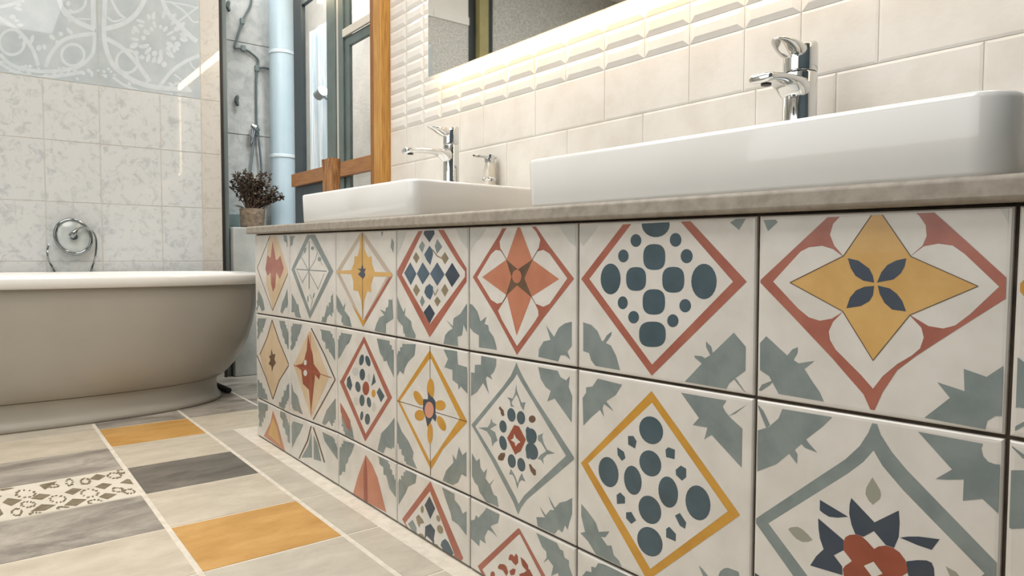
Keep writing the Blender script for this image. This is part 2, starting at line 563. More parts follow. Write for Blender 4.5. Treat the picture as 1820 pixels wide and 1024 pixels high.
# ------------------------------------------------------------------ glazed screen beside the mirror wall
def wx(px, y=YW, py=200):
    return at(px, py, 1, y).x
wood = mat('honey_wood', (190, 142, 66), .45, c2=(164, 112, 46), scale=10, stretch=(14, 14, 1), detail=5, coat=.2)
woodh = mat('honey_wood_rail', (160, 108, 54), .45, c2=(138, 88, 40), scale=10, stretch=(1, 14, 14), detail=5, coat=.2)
steel = mat('teal_steel', (104, 118, 116), .4, metal=.2, c2=(92, 106, 104))
steeld = mat('blue_black_steel', (66, 78, 86), .4, metal=.2)
sill_w = mat('pale_seal', (206, 202, 192), .6)
win = bpy.data.objects.new('window_1', None); col.objects.link(win); win.location = (-.45, YW, 0); struct(win)
def wpart(name, bm, mats, bevel=.002):
    o = link(name, bm, mats, None, bevel=bevel)
    o.parent = win
    o.matrix_parent_inverse = Matrix.Translation(-win.location)
    return o
a, b = wx(671), X0W-.001
am = a+(b-a)*.4
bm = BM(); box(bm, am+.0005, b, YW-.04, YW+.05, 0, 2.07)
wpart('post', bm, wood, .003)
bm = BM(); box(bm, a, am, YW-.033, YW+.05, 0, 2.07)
wpart('post_shaded_face', bm, mat('shaded_honey_wood', (146, 98, 46), .5, c2=(122, 78, 34), scale=10, stretch=(14, 14, 1), detail=5), .002)  # darker face of the same post: shade put into the wood colour
zr0, zr1 = at(600, 318, 1, YW).z, at(600, 293, 1, YW).z
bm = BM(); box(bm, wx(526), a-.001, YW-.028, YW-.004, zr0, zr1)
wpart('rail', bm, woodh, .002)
zt_r = at(540, 6, 1, YW).z
s0, s1, p0, p1 = wx(523), wx(537), wx(582), wx(597)
bm = BM()
box(bm, s0, s1, YW, YW+.022, 0, 2.07); box(bm, s1, p0, YW, YW+.022, zt_r, 2.07); box(bm, s1, p0, YW, YW+.022, 0, .12); box(bm, s1, p0, YW, YW+.022, zr0-.06, zr1-.012)
wpart('frame', bm, steeld)
bm = BM(); box(bm, p0, p1, YW-.002, YW+.022, 0, 2.07)
wpart('stile', bm, steel)
bm = BM(); box(bm, p1+.0005, wx(602), YW+.005, YW+.02, 0, 2.07)
wpart('seal', bm, sill_w, 0)
q0, q1, q2 = wx(602.5), wx(611), wx(619)
bm = BM(); box(bm, q0, q1, YW-.002, YW+.022, 0, 2.07); 
wpart('stile', bm, steel)
bm = BM(); box(bm, q1+.0005, q2, YW+.006, YW+.022, 0, 2.07)
zb0, zb1 = at(640, 68, 1, YW).z, at(640, 50, 1, YW).z
box(bm, q2, a-.001, YW+.006, YW+.022, zb0, zb1); box(bm, q2, a-.001, YW+.006, YW+.022, 2.0, 2.07); box(bm, q2, a-.001, YW+.006, YW+.022, 0, .12)
wpart('frame', bm, [steel])
bm = BM(); box(bm, q1+.001, a-.002, YW-.006, YW+.005, zb1, zb1+.035)
wpart('ledge', bm, sill_w, .002)
gl = pane_mat('window_glass', (.97, .98, .98), .03, .06)
for x0, x1, z0, z1 in ((s1, p0, zr1-.012, zt_r), (q2, a-.001, zb1, 2.0), (q2, a-.001, zr1-.01, zb0), (s1, p0, .12, zr0-.06), (q2, a-.001, .12, zr1-.01)):
    bm = BM(); box(bm, x0, x1, YW+.012, YW+.016, z0, z1)
    wpart('pane', bm, gl, 0)
# behind the left pane: a bright ribbed blind and a small lamp
c0, c1 = wx(554, .79), wx(598, .79)
bm = BM()
n = 26
zbl = at(570, 46, 1, .785).z
vs = []
for i in range(n*4+1):
    x = c0 + (c1-c0)*i/(n*4)
    y = .785 + .008*math.sin(i*PI/2*.66) + .004*math.sin(i*.9)
    vs.append((bm.verts.new((x, y, .05)), bm.verts.new((x, y, zbl))))
for i in range(n*4):
    bm.faces.new((vs[i][0], vs[i+1][0], vs[i+1][1], vs[i][1]))
blind = link('blind', bm, mat('blind_blue', (246, 250, 252), .6, c2=(196, 220, 232), scale=6, stretch=(30, 1, .3), lo=.45, hi=.6), smooth=True)
tag(blind, 'bright pale blue ribbed blind behind the narrow left window pane', 'blind')
lamp = thing('wall_lamp', (wx(571, .74), .76, 1.4), 'small grey spot lamp glowing behind the narrow left window pane', 'lamp')
pz = at(570, 170, 1, .74)
def child(name, bm, mats, parent, **k):
    o = link(name, bm, mats, None, **k)
    o.parent = parent
    o.matrix_parent_inverse = Matrix.Translation(-parent.location)
    return o
lamp.location = pz
bm = BM(); tube(bm, [pz+Vector((-.02, -.01, .0)), pz+Vector((.03, .0, .02))], [.028, .03], 16)
child('lamp_head', bm, mat('lamp_grey', (132, 142, 144), .5), lamp, smooth=True)
bm = BM(); tube(bm, [pz+Vector((.031, .0, .021)), pz+Vector((.036, .0, .023))], [.028, .026], 16)
child('lamp_lens', bm, emit('lamp_glow', (225, 240, 255), 14), lamp)
bm = BM(); tube(bm, [pz+Vector((0, .012, 0)), pz+Vector((0, .05, -.02))], .007, 8)
child('lamp_arm', bm, mat('lamp_grey', (132, 142, 144), .5), lamp)

# ------------------------------------------------------------------ vanity front: painted tiles
ZA, ZB, ZC, ZD = (1320, 340, 2.328), (1320, 680, 2.976), (1010, 340, 2.694), (1010, 640, 2.667)
ZE, ZF, ZG, ZH = (690, 380, 3.657), (690, 590, 3.103), (690, 820, 4.233), (440, 390, 4.877)
ZI, ZJ, ZK, ZL = (440, 540, 3.656), (400, 630, 2.6), (1400, 860, 6.067), (1180, 880, 7.0)
ZM, ZN, ZP = (820, 920, 7.583), (835, 600, 3.415), (0, 0, 1.0)
ART = []
def art(tile, z, color, layer, *polys):
    ART.append((tile, z, color, layer, polys))
W = 'tile'
# --- column 6, top: ochre star
t = (6, 0)
art(t, ZA, 'terra', 1, [(68,373),(388,73),(440,58),(757,55),(930,210),(1108,372),(1108,432),(890,570),(720,680),(640,740),(580,830),(545,907),(530,907),(500,840),(430,760),(370,690),(200,510)])
art(t, ZA, W, 2, [(127,374),(240,250),(275,232),(330,226),(375,240),(413,268),(413,500),(370,527),(320,536),(275,522),(230,485)],
    [(415,266),(380,225),(362,180),(375,135),(410,98),(470,68),(500,50),(660,50),(680,63),(730,100),(758,140),(762,185),(745,225),(695,268)],
    [(695,270),(750,228),(810,217),(870,225),(920,260),(1062,395),(940,510),(880,555),(830,568),(770,558),(693,512)],
    [(415,500),(375,540),(357,580),(362,615),(385,655),(430,700),(490,760),(540,817),(580,765),(640,715),(700,680),(735,650),(750,605),(740,565),(693,515)])
star = [(557,66),(697,270),(975,393),(693,512),(540,700),(415,497),(197,378),(418,268)]
art(t, ZA, 'gold', 3, star)
art(t, ZA, 'brown', 4, *stroke(star+star[:1], 4))
art(t, ZA, 'navy', 4, [(436,277),(480,287),(525,320),(540,350),(545,378),(500,370),(468,350),(448,318)], [(678,277),(672,310),(655,340),(625,365),(557,378),(575,335),(600,305),(635,287)],
    [(545,392),(540,430),(525,455),(490,475),(430,484),(445,440),(470,410),(505,395)], [(560,390),(610,402),(640,425),(662,455),(677,497),(620,490),(588,462),(568,425)])
art(t, ZA, 'sage', 1, [(72,628),(98,600),(185,680),(205,655),(228,645),(226,670),(210,698),(232,712),(297,702),(255,735),(290,790),(318,830),(345,890),(155,848),(125,795),(110,765),(72,740)],
    [(58,838),(80,800),(128,782),(112,802)],
    [(752,937),(858,855),(805,790),(918,827),(915,735),(1010,768),(1090,715),(1087,930),(1045,930),(1012,950),(1003,985)], [(75,93),(118,95),(145,128),(105,165)])
art(t, ZA, 'paleg', 1, [(1035,48),(1070,80),(1095,125),(1118,165),(1140,160),(1140,30)], [(110,97),(188,92),(170,104)])
# --- column 6, middle: red flower in sage frame
t = (6, 1)
art(t, ZB, 'sage', 1, [(58,727),(545,405),(620,335),(665,265),(690,203),(705,203),(730,275),(790,370),(870,465),(1345,955),(1345,1060),(700,1600),(330,1110)])
art(t, ZB, W, 2, [(137,745),(560,480),(640,420),(693,360),(740,440),(850,570),(1280,1010),(700,1500),(345,1024)])
art(t, ZK, 'oleaf', 3, [(915,-70),(960,0),(1000,70),(1008,120),(995,165),(920,225),(875,180),(840,110),(850,40)], [(5,488),(40,468),(110,463),(160,490),(215,540),(272,605),(220,625),(160,625),(100,595),(50,545)], [(1705,890),(1820,950),(1900,1060),(1780,1060)])
art(t, ZK, 'navy', 3, [(350,172),(655,355),(540,365),(450,355),(390,320),(348,285)],
    [(688,152),(938,415),(1200,287),(1210,420),(1200,570),(1150,690),(1060,660),(932,510),(820,570),(730,540),(690,440),(665,320),(670,220)],
    [(330,370),(605,605),(605,715),(500,770),(590,890),(595,985),(245,880),(310,780),(390,705),(350,590),(335,480)],
    [(1213,580),(1300,568),(1420,568),(1640,597),(1555,712),(1400,660)], [(1280,835),(1400,822),(1500,825),(1555,850),(1580,910),(1585,1000),(1560,1100),(1310,1040),(1290,900)])
art(t, ZK, 'rust', 4, [(605,620),(625,575),(670,550),(740,545),(800,565),(860,620),(935,702),(980,675),(1060,665),(1140,690),(1210,740),(1270,820),(1297,910),(1295,960),(1250,1000),(1260,1180),(1150,1300),(940,1200),(800,1300),(640,1200),(597,920),(620,885),(695,832),(640,760),(605,715)])
art(t, ZK, W, 5, [(825,882),(930,838),(1028,968),(920,1010)], [(1240,995),(1290,960),(1320,1010),(1280,1080)])
art(t, ZB, 'sage', 1, [(75,255),(140,235),(155,220),(190,190),(210,140),(473,183),(420,235),(335,300),(350,322),(395,370),(330,345),(310,325),(275,355),(290,380),(287,430),(245,375),(180,430),(77,470)], [(75,110),(110,150),(145,225),(125,240),(100,180)],
    [(917,248),(1275,310),(1262,350),(1272,390),(1300,420),(1335,432),(1372,435),(1360,700),(1268,615),(1165,625),(1170,512),(1080,514),(1020,510),(1108,460)])
art(t, ZL, 'navy', 1, [(1065,950),(1130,965),(1195,1010),(1230,1060),(1040,1060)])
# --- column 7 (cut by the frame)
art((7, 0), ZP, 'yellow', 1, [(1807,511),(1860,455),(1960,511),(1860,575)])
art((7, 0), ZP, 'sage', 1, [(1799,627),(1822,645),(1870,685),(1900,760),(1860,745),(1835,728),(1810,724),(1796,727)], [(1793,772),(1806,757),(1830,744),(1822,756)])
art((7, 1), ZP, 'sage', 1, [(1791,787),(1803,796),(1830,815),(1818,815)], [(1791,836),(1822,836),(1850,838),(1870,920),(1822,939),(1797,940),(1790,935)])
art((7, 1), ZP, 'terra', 1, [(1822,1060),(1900,960),(2000,1060)])
# --- column 5, top: pebbles in terracotta diamond
t = (5, 0)
art(t, ZC, 'terra', 1, [(62,420),(300,110),(545,100),(855,433),(400,883)])
art(t, ZC, W, 2, [(102,420),(335,115),(508,110),(790,433),(402,830)])
art(t, ZC, 'slate', 3, *[ell(*e) for e in ((420,160,67,60),(325,236,26,31),(515,233,28,33),(265,310,25,31),(568,311,29,34),(204,420,48,74),(651,432,61,85),(262,534,24,31),(561,548,28,32),(314,603,26,30),(502,620,27,31))],
    *[ell(a, b, c, d, 0, 28, 2.7) for a, b, c, d in ((404,685,64,61),(413,315,53,62),(326,420,48,57),(504,424,53,62),(411,530,54,61))])
art(t, ZC, 'sage', 1, [(72,627),(110,640),(140,670),(160,715),(205,740),(230,790),(248,857),(140,848),(110,810),(100,775),(72,765)], [(163,725),(185,690),(208,672),(205,690),(178,728)],
    [(553,917),(640,825),(605,795),(605,787),(640,790),(655,800),(680,785),(660,745),(660,718),(685,745),(692,775),(793,677),(850,745),(848,860),(805,890),(770,920),(755,950)], [(790,895),(805,900),(855,972),(830,945)], [(775,150),(800,135),(862,108),(845,140),(818,185)])
art(t, ZC, 'paleg', 1, [(50,140),(100,142),(150,158),(120,200),(72,262),(50,235)], [(750,122),(800,112),(840,112),(790,135)])
# --- column 5, middle: pebbles in mustard diamond
t = (5, 1)
art(t, ZD, 'yellow', 1, [(60,488),(395,147),(815,735),(375,1045)])
art(t, ZD, W, 2, [(95,490),(398,202),(757,717),(390,990)])
art(t, ZD, 'slate', 3, *[ell(a, b, c, d, r) for a, b, c, d, r in ((394,333,55,68,-22),(390,490,50,64,-22),(192,531,46,73,-12),(307,570,41,70,-9),(475,626,46,75,-9),(616,677,58,84,-12),(388,710,51,70,-22),(388,861,56,74,-28))],
    [(284,360),(310,360),(325,385),(318,420),(285,400)], [(233,413),(265,435),(272,465),(255,478),(235,450)], [(462,425),(475,413),(507,425),(505,470),(465,460)], [(510,520),(535,500),(560,515),(560,555),(540,572),(512,545)], [(230,640),(247,627),(270,650),(270,680),(232,682)], [(275,722),(300,720),(323,760),(300,777),(275,750)], [(507,737),(530,725),(560,770),(555,800),(530,785)], [(465,800),(480,790),(512,825),(510,860),(465,840)])
art(t, ZD, 'sage', 1, [(68,180),(85,155),(85,130),(115,125),(140,88),(255,117),(225,165),(180,195),(195,215),(215,242),(185,220),(168,208),(162,230),(170,270),(150,235),(110,270),(72,310)],
    [(535,155),(750,192),(732,220),(745,245),(770,275),(825,325),(822,510),(680,355),(660,365),(645,378),(660,320),(590,308),(620,275)], [(760,265),(845,212),(790,255)],
    [(62,682),(90,715),(130,770),(145,815),(195,812),(175,840),(155,838),(185,880),(205,880),(215,925),(240,950),(255,985),(190,965),(130,920),(95,860),(58,820),(80,815),(62,740)])
art(t, ZL, 'sage', 1, [(433,878),(480,920),(550,1010),(560,1070),(510,1060)], [(670,1070),(680,1000),(700,950),(750,912),(800,905),(930,955),(938,1000),(930,1080)])
art((5, 2), ZG, 'sage', 1, [(1440,920),(1460,863),(1490,825),(1530,835),(1528,792),(1560,800),(1580,765),(1680,790),(1800,850),(1830,870),(1760,960),(1600,1000)])
# --- column 4, top: clay star
t = (4, 0)
art(t, ZE, 'terra', 1, [(550,412),(725,130),(755,62),(910,55),(945,62),(1040,200),(1208,422),(1000,690),(845,905),(838,920),(700,660)])
art(t, ZE, W, 2, [(580,412),(670,262),(700,235),(730,240),(750,265),(770,300),(770,530),(745,575),(710,585),(670,560)], [(770,295),(730,225),(725,180),(755,120),(790,60),(910,56),(965,120),(990,170),(980,220),(935,300)],
    [(935,300),(970,245),(1010,235),(1050,260),(1165,420),(1050,585),(1010,605),(960,585),(932,540)], [(775,535),(740,590),(715,630),(740,690),(838,860),(955,700),(978,660),(975,625),(935,545)])
art(t, ZE, 'orange', 3, [(850,65),(938,298),(1112,425),(933,540),(836,793),(772,530),(612,412),(770,297)])
art(t, ZE, 'brown', 4, [(770,298),(845,362),(938,298),(885,420),(930,540),(840,465),(765,535),(803,410)], *stroke([(735,235),(770,297),(805,410)], 4), *stroke([(975,235),(938,298),(885,420),(933,540),(955,580)], 4), *stroke([(805,410),(770,532),(745,575)], 4))
art(t, ZE, 'orange', 5, ell(838, 407, 30, 44))
art(t, ZE, 'sage', 1, [(528,585),(548,592),(580,635),(600,700),(640,668),(625,715),(650,725),(655,760),(685,800),(700,850),(707,885),(590,868),(590,790),(555,770),(528,735)],
    [(977,930),(980,880),(1010,830),(1055,820),(1028,727),(1078,800),(1110,740),(1150,712),(1193,702),(1193,860),(1165,895),(1185,948),(1150,920),(1120,920),(1105,960)])
art(t, ZE, 'paleg', 1, [(530,70),(655,70),(620,130),(590,170),(575,175),(535,245)], [(1095,55),(1225,50),(1220,215),(1180,185),(1140,130)])
# --- column 4, middle: posy in sage diamond
t = (4, 1)
art(t, ZN, 'sage', 1, [(10,530),(200,300),(250,230),(275,175),(284,150),(292,175),(320,235),(380,340),(632,725),(632,740),(345,985),(310,1035),(294,1076),(265,1000),(130,740)])
art(t, ZN, W, 2, [(35,540),(230,300),(268,255),(287,222),(310,265),(585,718),(330,960),(297,1010),(280,970),(160,745)])
art(t, ZN, 'sage', 3, [(283,283),(287,320),(297,350),(315,395),(340,393),(333,415),(328,445),(310,415),(297,370),(283,345),(265,375),(255,395),(262,412),(275,420),(250,420),(245,385),(228,362),(262,370),(275,340)],
    [(52,547),(110,545),(125,520),(132,490),(140,515),(167,530),(145,542),(125,556),(155,575),(170,625),(150,640),(138,662),(130,610),(105,570)], [(520,703),(470,680),(450,640),(440,600),(448,580),(415,595),(414,622),(435,640),(465,690),(430,712),(412,735),(435,745),(450,770),(446,735),(470,710)],
    [(250,795),(240,830),(262,835),(275,860),(290,920),(300,880),(315,865),(340,875),(325,845),(318,822),(302,850),(292,885),(280,850),(268,825)])
art(t, ZN, 'slate', 3, *[ell(*e) for e in ((254,470,25,42,-8),(312,487,25,41,-6),(203,540,22,38,-8),(203,640,22,45,-12),(375,600,33,48,-5),(378,690,36,54,-20),(256,750,24,42,-8),(314,772,24,42,-10))], [(340,560),(350,540),(375,556),(350,640)], [(342,690),(352,670),(372,665),(360,740),(345,728)])
art(t, ZN, 'brown', 3, [(176,430),(185,416),(195,430),(205,440),(212,472),(200,478),(190,465),(188,445)], ell(380,495,21,22), [(173,722),(190,700),(214,700),(217,715),(205,745),(190,748),(172,740)], [(360,770),(370,768),(385,790),(402,805),(403,835),(390,838),(370,810)])
art(t, ZN, 'rust', 4, [(272,530),(300,540),(342,620),(310,690),(290,700),(278,712),(228,610)])
art(t, ZN, W, 5, [(272,585),(282,608),(310,635),(292,645),(280,662),(274,637),(250,622),(266,612)])
art(t, ZN, 'sage', 1, [(5,210),(30,215),(32,165),(68,165),(70,112),(162,125),(160,170),(145,210),(125,230),(138,255),(105,235),(98,250),(105,290),(118,345),(95,300),(80,275),(45,330),(5,358)], [(13,700),(40,750),(60,735),(65,790),(85,820),(105,795),(95,855),(120,890),(150,858),(125,895),(145,955),(165,965),(175,1030),(135,1010),(100,1000),(75,960),(60,940),(50,900),(30,880),(13,840)],
    [(415,178),(530,192),(550,240),(585,260),(607,235),(600,300),(622,355),(618,515),(515,370),(470,388),(492,325),(460,300),(430,250)])
art(t, ZG, 'sage', 1, [(1115,420),(1180,422),(1160,385),(1140,340),(1185,405),(1220,365),(1250,368),(1225,320),(1205,260),(1255,350),(1290,312),(1340,300),(1385,275),(1383,400),(1365,450),(1350,515),(1330,480),(1310,535),(1280,510),(1250,548),(1125,490)])
# --- column 3, top: blue lozenges
t = (3, 0)
art(t, ZE, 'terra', 1, [(52,385),(205,97),(220,60),(335,60),(440,240),(510,355),(510,440),(270,803)])
art(t, ZE, W, 2, [(90,398),(235,95),(250,60),(300,60),(316,92),(450,310),(500,375),(500,410),(272,718)])
art(t, ZE, 'navy', 3, [(245,88),(270,60),(300,110),(303,130),(270,187),(230,130)], [(270,588),(305,648),(270,715),(230,640)], [(417,318),(468,402),(415,478),(370,395)])
art(t, ZE, 'blue', 3, [(145,315),(185,390),(148,465),(105,385)], [(225,315),(272,390),(225,460),(187,390)], [(320,315),(368,395),(320,470),(273,390)], [(270,207),(290,235),(293,265),(275,335),(250,300),(235,265)], [(270,455),(293,475),(292,520),(275,560),(250,540),(235,510),(245,475)])
art(t, ZE, 'sage', 3, [(222,175),(240,205),(222,255),(200,215)], [(320,163),(353,215),(318,262),(303,210)], [(222,530),(240,570),(222,605),(207,570)])
art(t, ZE, 'olive', 3, [(182,248),(205,285),(185,325),(162,285)], [(370,248),(395,290),(370,330),(345,285)], [(182,455),(208,498),(185,538),(162,495)], [(370,455),(393,497),(370,540),(345,497)], [(320,537),(343,568),(320,605),(300,565)], *stroke([(290,235),(320,275),(350,290)], 8), *stroke([(295,500),(305,530),(325,490)], 6))
art(t, ZE, 'sage', 1, [(60,540),(80,595),(100,640),(112,608),(108,660),(150,700),(155,740),(180,790),(175,812),(105,805),(95,730),(60,690)], [(360,845),(370,790),(390,765),(420,745),(378,690),(420,730),(425,680),(470,650),(512,582),(512,770),(490,720),(480,790),(450,800),(455,862)])
art(t, ZE, 'paleg', 1, [(435,85),(525,75),(525,240),(475,180)], [(55,90),(130,85),(110,150),(60,270)])
# --- column 3, middle: yellow petals
t = (3, 1)
art(t, ZF, 'yellow', 1, [(50,378),(230,100),(434,490),(434,500),(300,650),(240,755),(233,755)])
art(t, ZF, W, 2, [(65,382),(228,150),(238,150),(395,478),(260,680),(233,715)])
art(t, ZF, 'brown', 3, *stroke([(231,60),(234,810)], 3), *stroke([(52,380),(434,495)], 4))
art(t, ZF, 'yellow', 4, ell(235,315,20,58), ell(168,365,20,44,-28), ell(288,405,30,28), ell(175,460,28,30), ell(295,505,20,44,-25), ell(232,560,15,58))
art(t, ZF, 'navy', 5, [(222,330),(232,350),(250,365),(262,385),(262,450),(268,465),(262,495),(245,475),(236,495),(218,525),(205,460),(193,430),(195,370),(220,372)])
art(t, ZF, 'pink', 6, ell(228, 430, 25, 45))
art(t, ZF, 'sage', 1, [(48,66),(152,68),(145,130),(110,165),(92,200),(85,235),(65,215),(48,250)], [(48,480),(75,550),(110,600),(140,665),(135,700),(160,755),(95,730),(65,660),(48,640)], [(305,97),(380,105),(385,180),(435,195),(440,345),(400,300),(388,320),(385,290),(355,265),(355,210),(310,195),(330,150)], [(300,820),(320,765),(360,720),(355,675),(375,705),(390,635),(410,680),(432,660),(432,800),(405,785),(385,830),(355,845)])
# --- column 3, bottom
t = (3, 2)
art(t, ZG, 'terra', 1, [(105,435),(318,150),(565,730),(450,880),(250,700)])
art(t, ZG, W, 2, [(130,465),(315,225),(500,700),(430,800),(230,620)])
art(t, ZG, 'navy', 3, [(312,262),(355,355),(318,435),(275,330)], [(280,490),(320,470),(355,520),(345,580),(350,640),(330,600),(290,560),(275,600)])
art(t, ZG, 'slate', 3, [(395,630),(405,600),(430,583),(455,610),(495,695),(465,725),(440,715)])
art(t, ZG, 'sage', 3, [(150,470),(185,440),(215,500),(215,560),(185,530)])
art(t, ZG, 'olive', 3, ell(257,362,12,28), [(210,420),(230,400),(262,440),(272,465),(245,470),(235,500),(218,460)], ell(378,430,14,26,-15), ell(392,512,22,34,-20), ell(250,575,24,34,-20), ell(365,650,18,30,-20))
art(t, ZG, 'sage', 1, [(405,195),(500,245),(500,290),(540,340),(560,395),(590,375),(590,560),(530,480),(490,450),(480,445),(470,390),(430,280)], [(75,30),(100,100),(130,65),(215,95),(205,165),(150,190),(130,240),(95,300),(78,330)])
art((4, 2), ZM, 'terra', 1, [(220,655),(765,145),(785,150),(1140,800),(800,1400),(400,1000)])
art((4, 2), ZM, W, 2, [(285,700),(765,240),(790,225),(1080,790),(800,1250),(400,900)])
art((4, 2), ZM, 'rust', 3, [(640,540),(660,495),(695,500),(710,530),(740,483),(765,520),(770,610),(735,645),(700,610),(680,580),(640,570)], [(495,660),(520,625),(580,630),(610,660),(635,740),(610,790),(560,710),(500,690)], [(650,720),(700,685),(735,700),(720,770),(670,780)], [(798,530),(850,570),(900,640),(910,710),(880,715),(840,670),(820,640)], [(785,760),(850,740),(900,700),(920,695),(970,789),(950,900),(790,850)], ell(425,770,30,45))
art((4, 2), ZG, 'sage', 1, [(622,445),(650,440),(660,405),(680,425),(700,400),(720,380),(740,350),(838,400),(825,465),(785,480),(770,490),(820,570),(780,530),(750,515),(725,570),(735,620),(690,590),(685,640),(650,605),(622,580)])
art((4, 2), ZM, 'sage', 1, [(1010,205),(1290,345),(1330,430),(1370,445),(1390,540),(1450,580),(1450,650),(1500,789),(1320,800),(1300,745),(1210,789),(1240,655),(1170,560),(1105,610),(1150,540),(1145,460),(1090,400)])
# --- column 2
t = (2, 0)
art(t, ZH, 'taupe', 1, [(765,455),(985,105),(1000,105),(1262,485),(1002,930)])
art(t, ZH, W, 2, [(800,462),(992,150),(1215,478),(1002,880)])
art(t, ZH, 'terra', 3, [(1225,505),(1255,495),(1010,910),(1003,880)])
art(t, ZH, 'yellow', 3, [(905,740),(1003,875),(1030,850),(1003,932)])
art(t, ZH, 'gold', 4, [(990,115),(1015,200),(1015,260),(1045,330),(1075,320),(1080,390),(1105,455),(1250,460),(1250,495),(1095,495),(1070,570),(1075,635),(1040,620),(1015,700),(1002,860),(985,700),(960,620),(920,615),(920,540),(900,475),(780,470),(780,445),(900,440),(925,380),(930,320),(955,320),(975,240),(975,160)])
art(t, ZH, 'brown', 5, *stroke([(995,120),(1000,860)], 4))
art(t, ZH, 'navy', 6, [(998,385),(1008,430),(1028,425),(1015,460),(1025,480),(1005,515),(985,500),(960,475),(985,450),(955,425),(985,430)])
art(t, ZH, 'sage', 1, [(768,645),(800,700),(830,760),(850,722),(840,790),(885,850),(905,940),(800,905),(820,840),(768,780)], [(1100,965),(1120,900),(1145,850),(1185,830),(1148,780),(1195,800),(1255,675),(1265,860),(1200,905),(1200,1000)], [(1250,160),(1270,200),(1265,290),(1240,240)], [(1155,95),(1180,92),(1165,155)])
t = (2, 1)
art(t, ZI, 'terra', 1, [(600,510),(758,210),(940,610),(765,895)])
art(t, ZI, W, 2, [(628,510),(758,255),(910,612),(768,845)])
art(t, ZI, 'brown', 3, *stroke([(600,500),(630,515)], 3))
art(t, ZI, 'slate', 3, *[ell(*e) for e in ((742,365,15,36,10),(783,372,15,36,-15),(747,460,18,38),(718,540,17,35,-8),(745,628,17,38),(790,640,14,34,-8),(743,728,10,30,5),(780,750,17,36))], [(665,465),(682,530),(670,566),(645,535),(648,485)], [(858,543),(892,600),(868,642),(840,575)], [(822,450),(835,510),(805,535)])
art(t, ZI, 'rust', 3, ell(770, 550, 22, 45)); art(t, ZI, 'yellow', 3, ell(820, 583, 13, 26)); art(t, ZI, 'paleg', 3, ell(702,440,22,28), ell(705,635,16,28), ell(822,672,12,32), ell(790,480,9,28))
art(t, ZI, 'sage', 1, [(584,185),(680,200),(660,255),(640,270),(625,300),(605,340),(584,365)], [(840,225),(950,245),(952,480),(915,400),(905,370),(885,375),(880,350),(860,320)], [(620,690),(655,740),(680,810),(695,892),(650,875),(610,830)], [(840,970),(855,905),(870,840),(910,800),(955,740),(955,950),(900,930),(880,980)])
art(t, ZI, 'terra', 2, [(602,640),(640,705),(668,760),(670,830),(640,800),(605,700)])
t = (2, 2)
art(t, ZJ, 'orange', 1, [(650,465),(680,510),(705,570),(745,730),(590,650),(615,560)])
art(t, ZJ, 'rust', 2, [(650,470),(657,540),(660,690),(642,680),(640,540)])
art(t, ZJ, 'sage', 1, [(530,395),(600,412),(585,455),(570,480),(540,555),(528,560)], [(705,470),(787,503),(792,665),(760,620),(745,560)])
# --- column 1
t = (1, 0)
art(t, ZH, 'sage', 1, [(380,432),(520,128),(580,122),(745,450),(540,865)])
art(t, ZH, W, 2, [(410,432),(540,165),(550,165),(705,447),(545,800)])
art(t, ZH, 'sage', 3, *stroke([(535,190),(535,600)], 9), *stroke([(425,433),(685,450)], 10), *stroke([(470,330),(610,600)], 6), *stroke([(605,290),(590,350),(535,440),(475,550)], 6), *stroke([(430,445),(480,550)], 5), *stroke([(610,610),(665,470)], 5), *stroke([(555,190),(600,270),(650,400)], 4), *stroke([(545,790),(565,700),(540,650)], 5), *stroke([(520,240),(450,350)], 4), ell(500,270,8,25,15), ell(625,345,16,20), ell(575,660,6,26,15), ell(525,690,6,30), ell(565,250,14,16))
art(t, ZH, 'sage', 1, [(383,640),(410,690),(430,740),(440,730),(450,800),(468,865),(420,855),(405,800),(375,815),(383,780)], [(640,895),(650,840),(665,850),(690,740),(705,760),(740,635),(748,880),(715,820),(690,850),(680,910)], [(365,128),(415,126),(372,250)])
t = (1, 1)
art(t, ZI, 'tan', 1, [(300,398),(400,180),(415,180),(530,480),(415,740)])
art(t, ZI, 'rust', 2, [(395,195),(405,260),(425,330),(430,390),(475,455),(465,495),(440,460),(425,600),(412,720),(400,560),(360,520),(350,430),(310,402),(355,390),(370,360),(385,300)])
art(t, ZI, W, 3, ell(376,382,10,18), ell(376,450,12,20))
art(t, ZI, 'terra', 3, *stroke([(300,400),(545,480)], 5), *stroke([(408,200),(414,720)], 4))
art(t, ZI, 'brown', 3, *stroke([(415,160),(500,330),(570,493),(500,620),(425,755)], 7))
art(t, ZI, 'sage', 1, [(285,128),(355,135),(340,190),(325,220),(300,290),(285,305)], [(470,165),(568,185),(570,372),(540,320),(500,250)], [(285,510),(300,570),(325,600),(340,660),(368,745),(330,700),(285,690)], [(485,775),(500,730),(515,690),(545,650),(575,610),(578,850),(530,760),(500,795)])
t = (1, 2)
art(t, ZI, 'sage', 1, [(285,758),(362,785),(340,840),(320,870),(290,940)], [(485,830),(582,870),(586,1015),(540,950),(500,890)], [(415,830),(420,1000),(350,1000),(395,920)], [(430,850),(455,910),(480,1024),(430,1010)])
art(t, ZI, 'brown', 2, *stroke([(415,790),(390,890),(335,1005)], 8), *stroke([(425,795),(455,880),(500,1030)], 8))
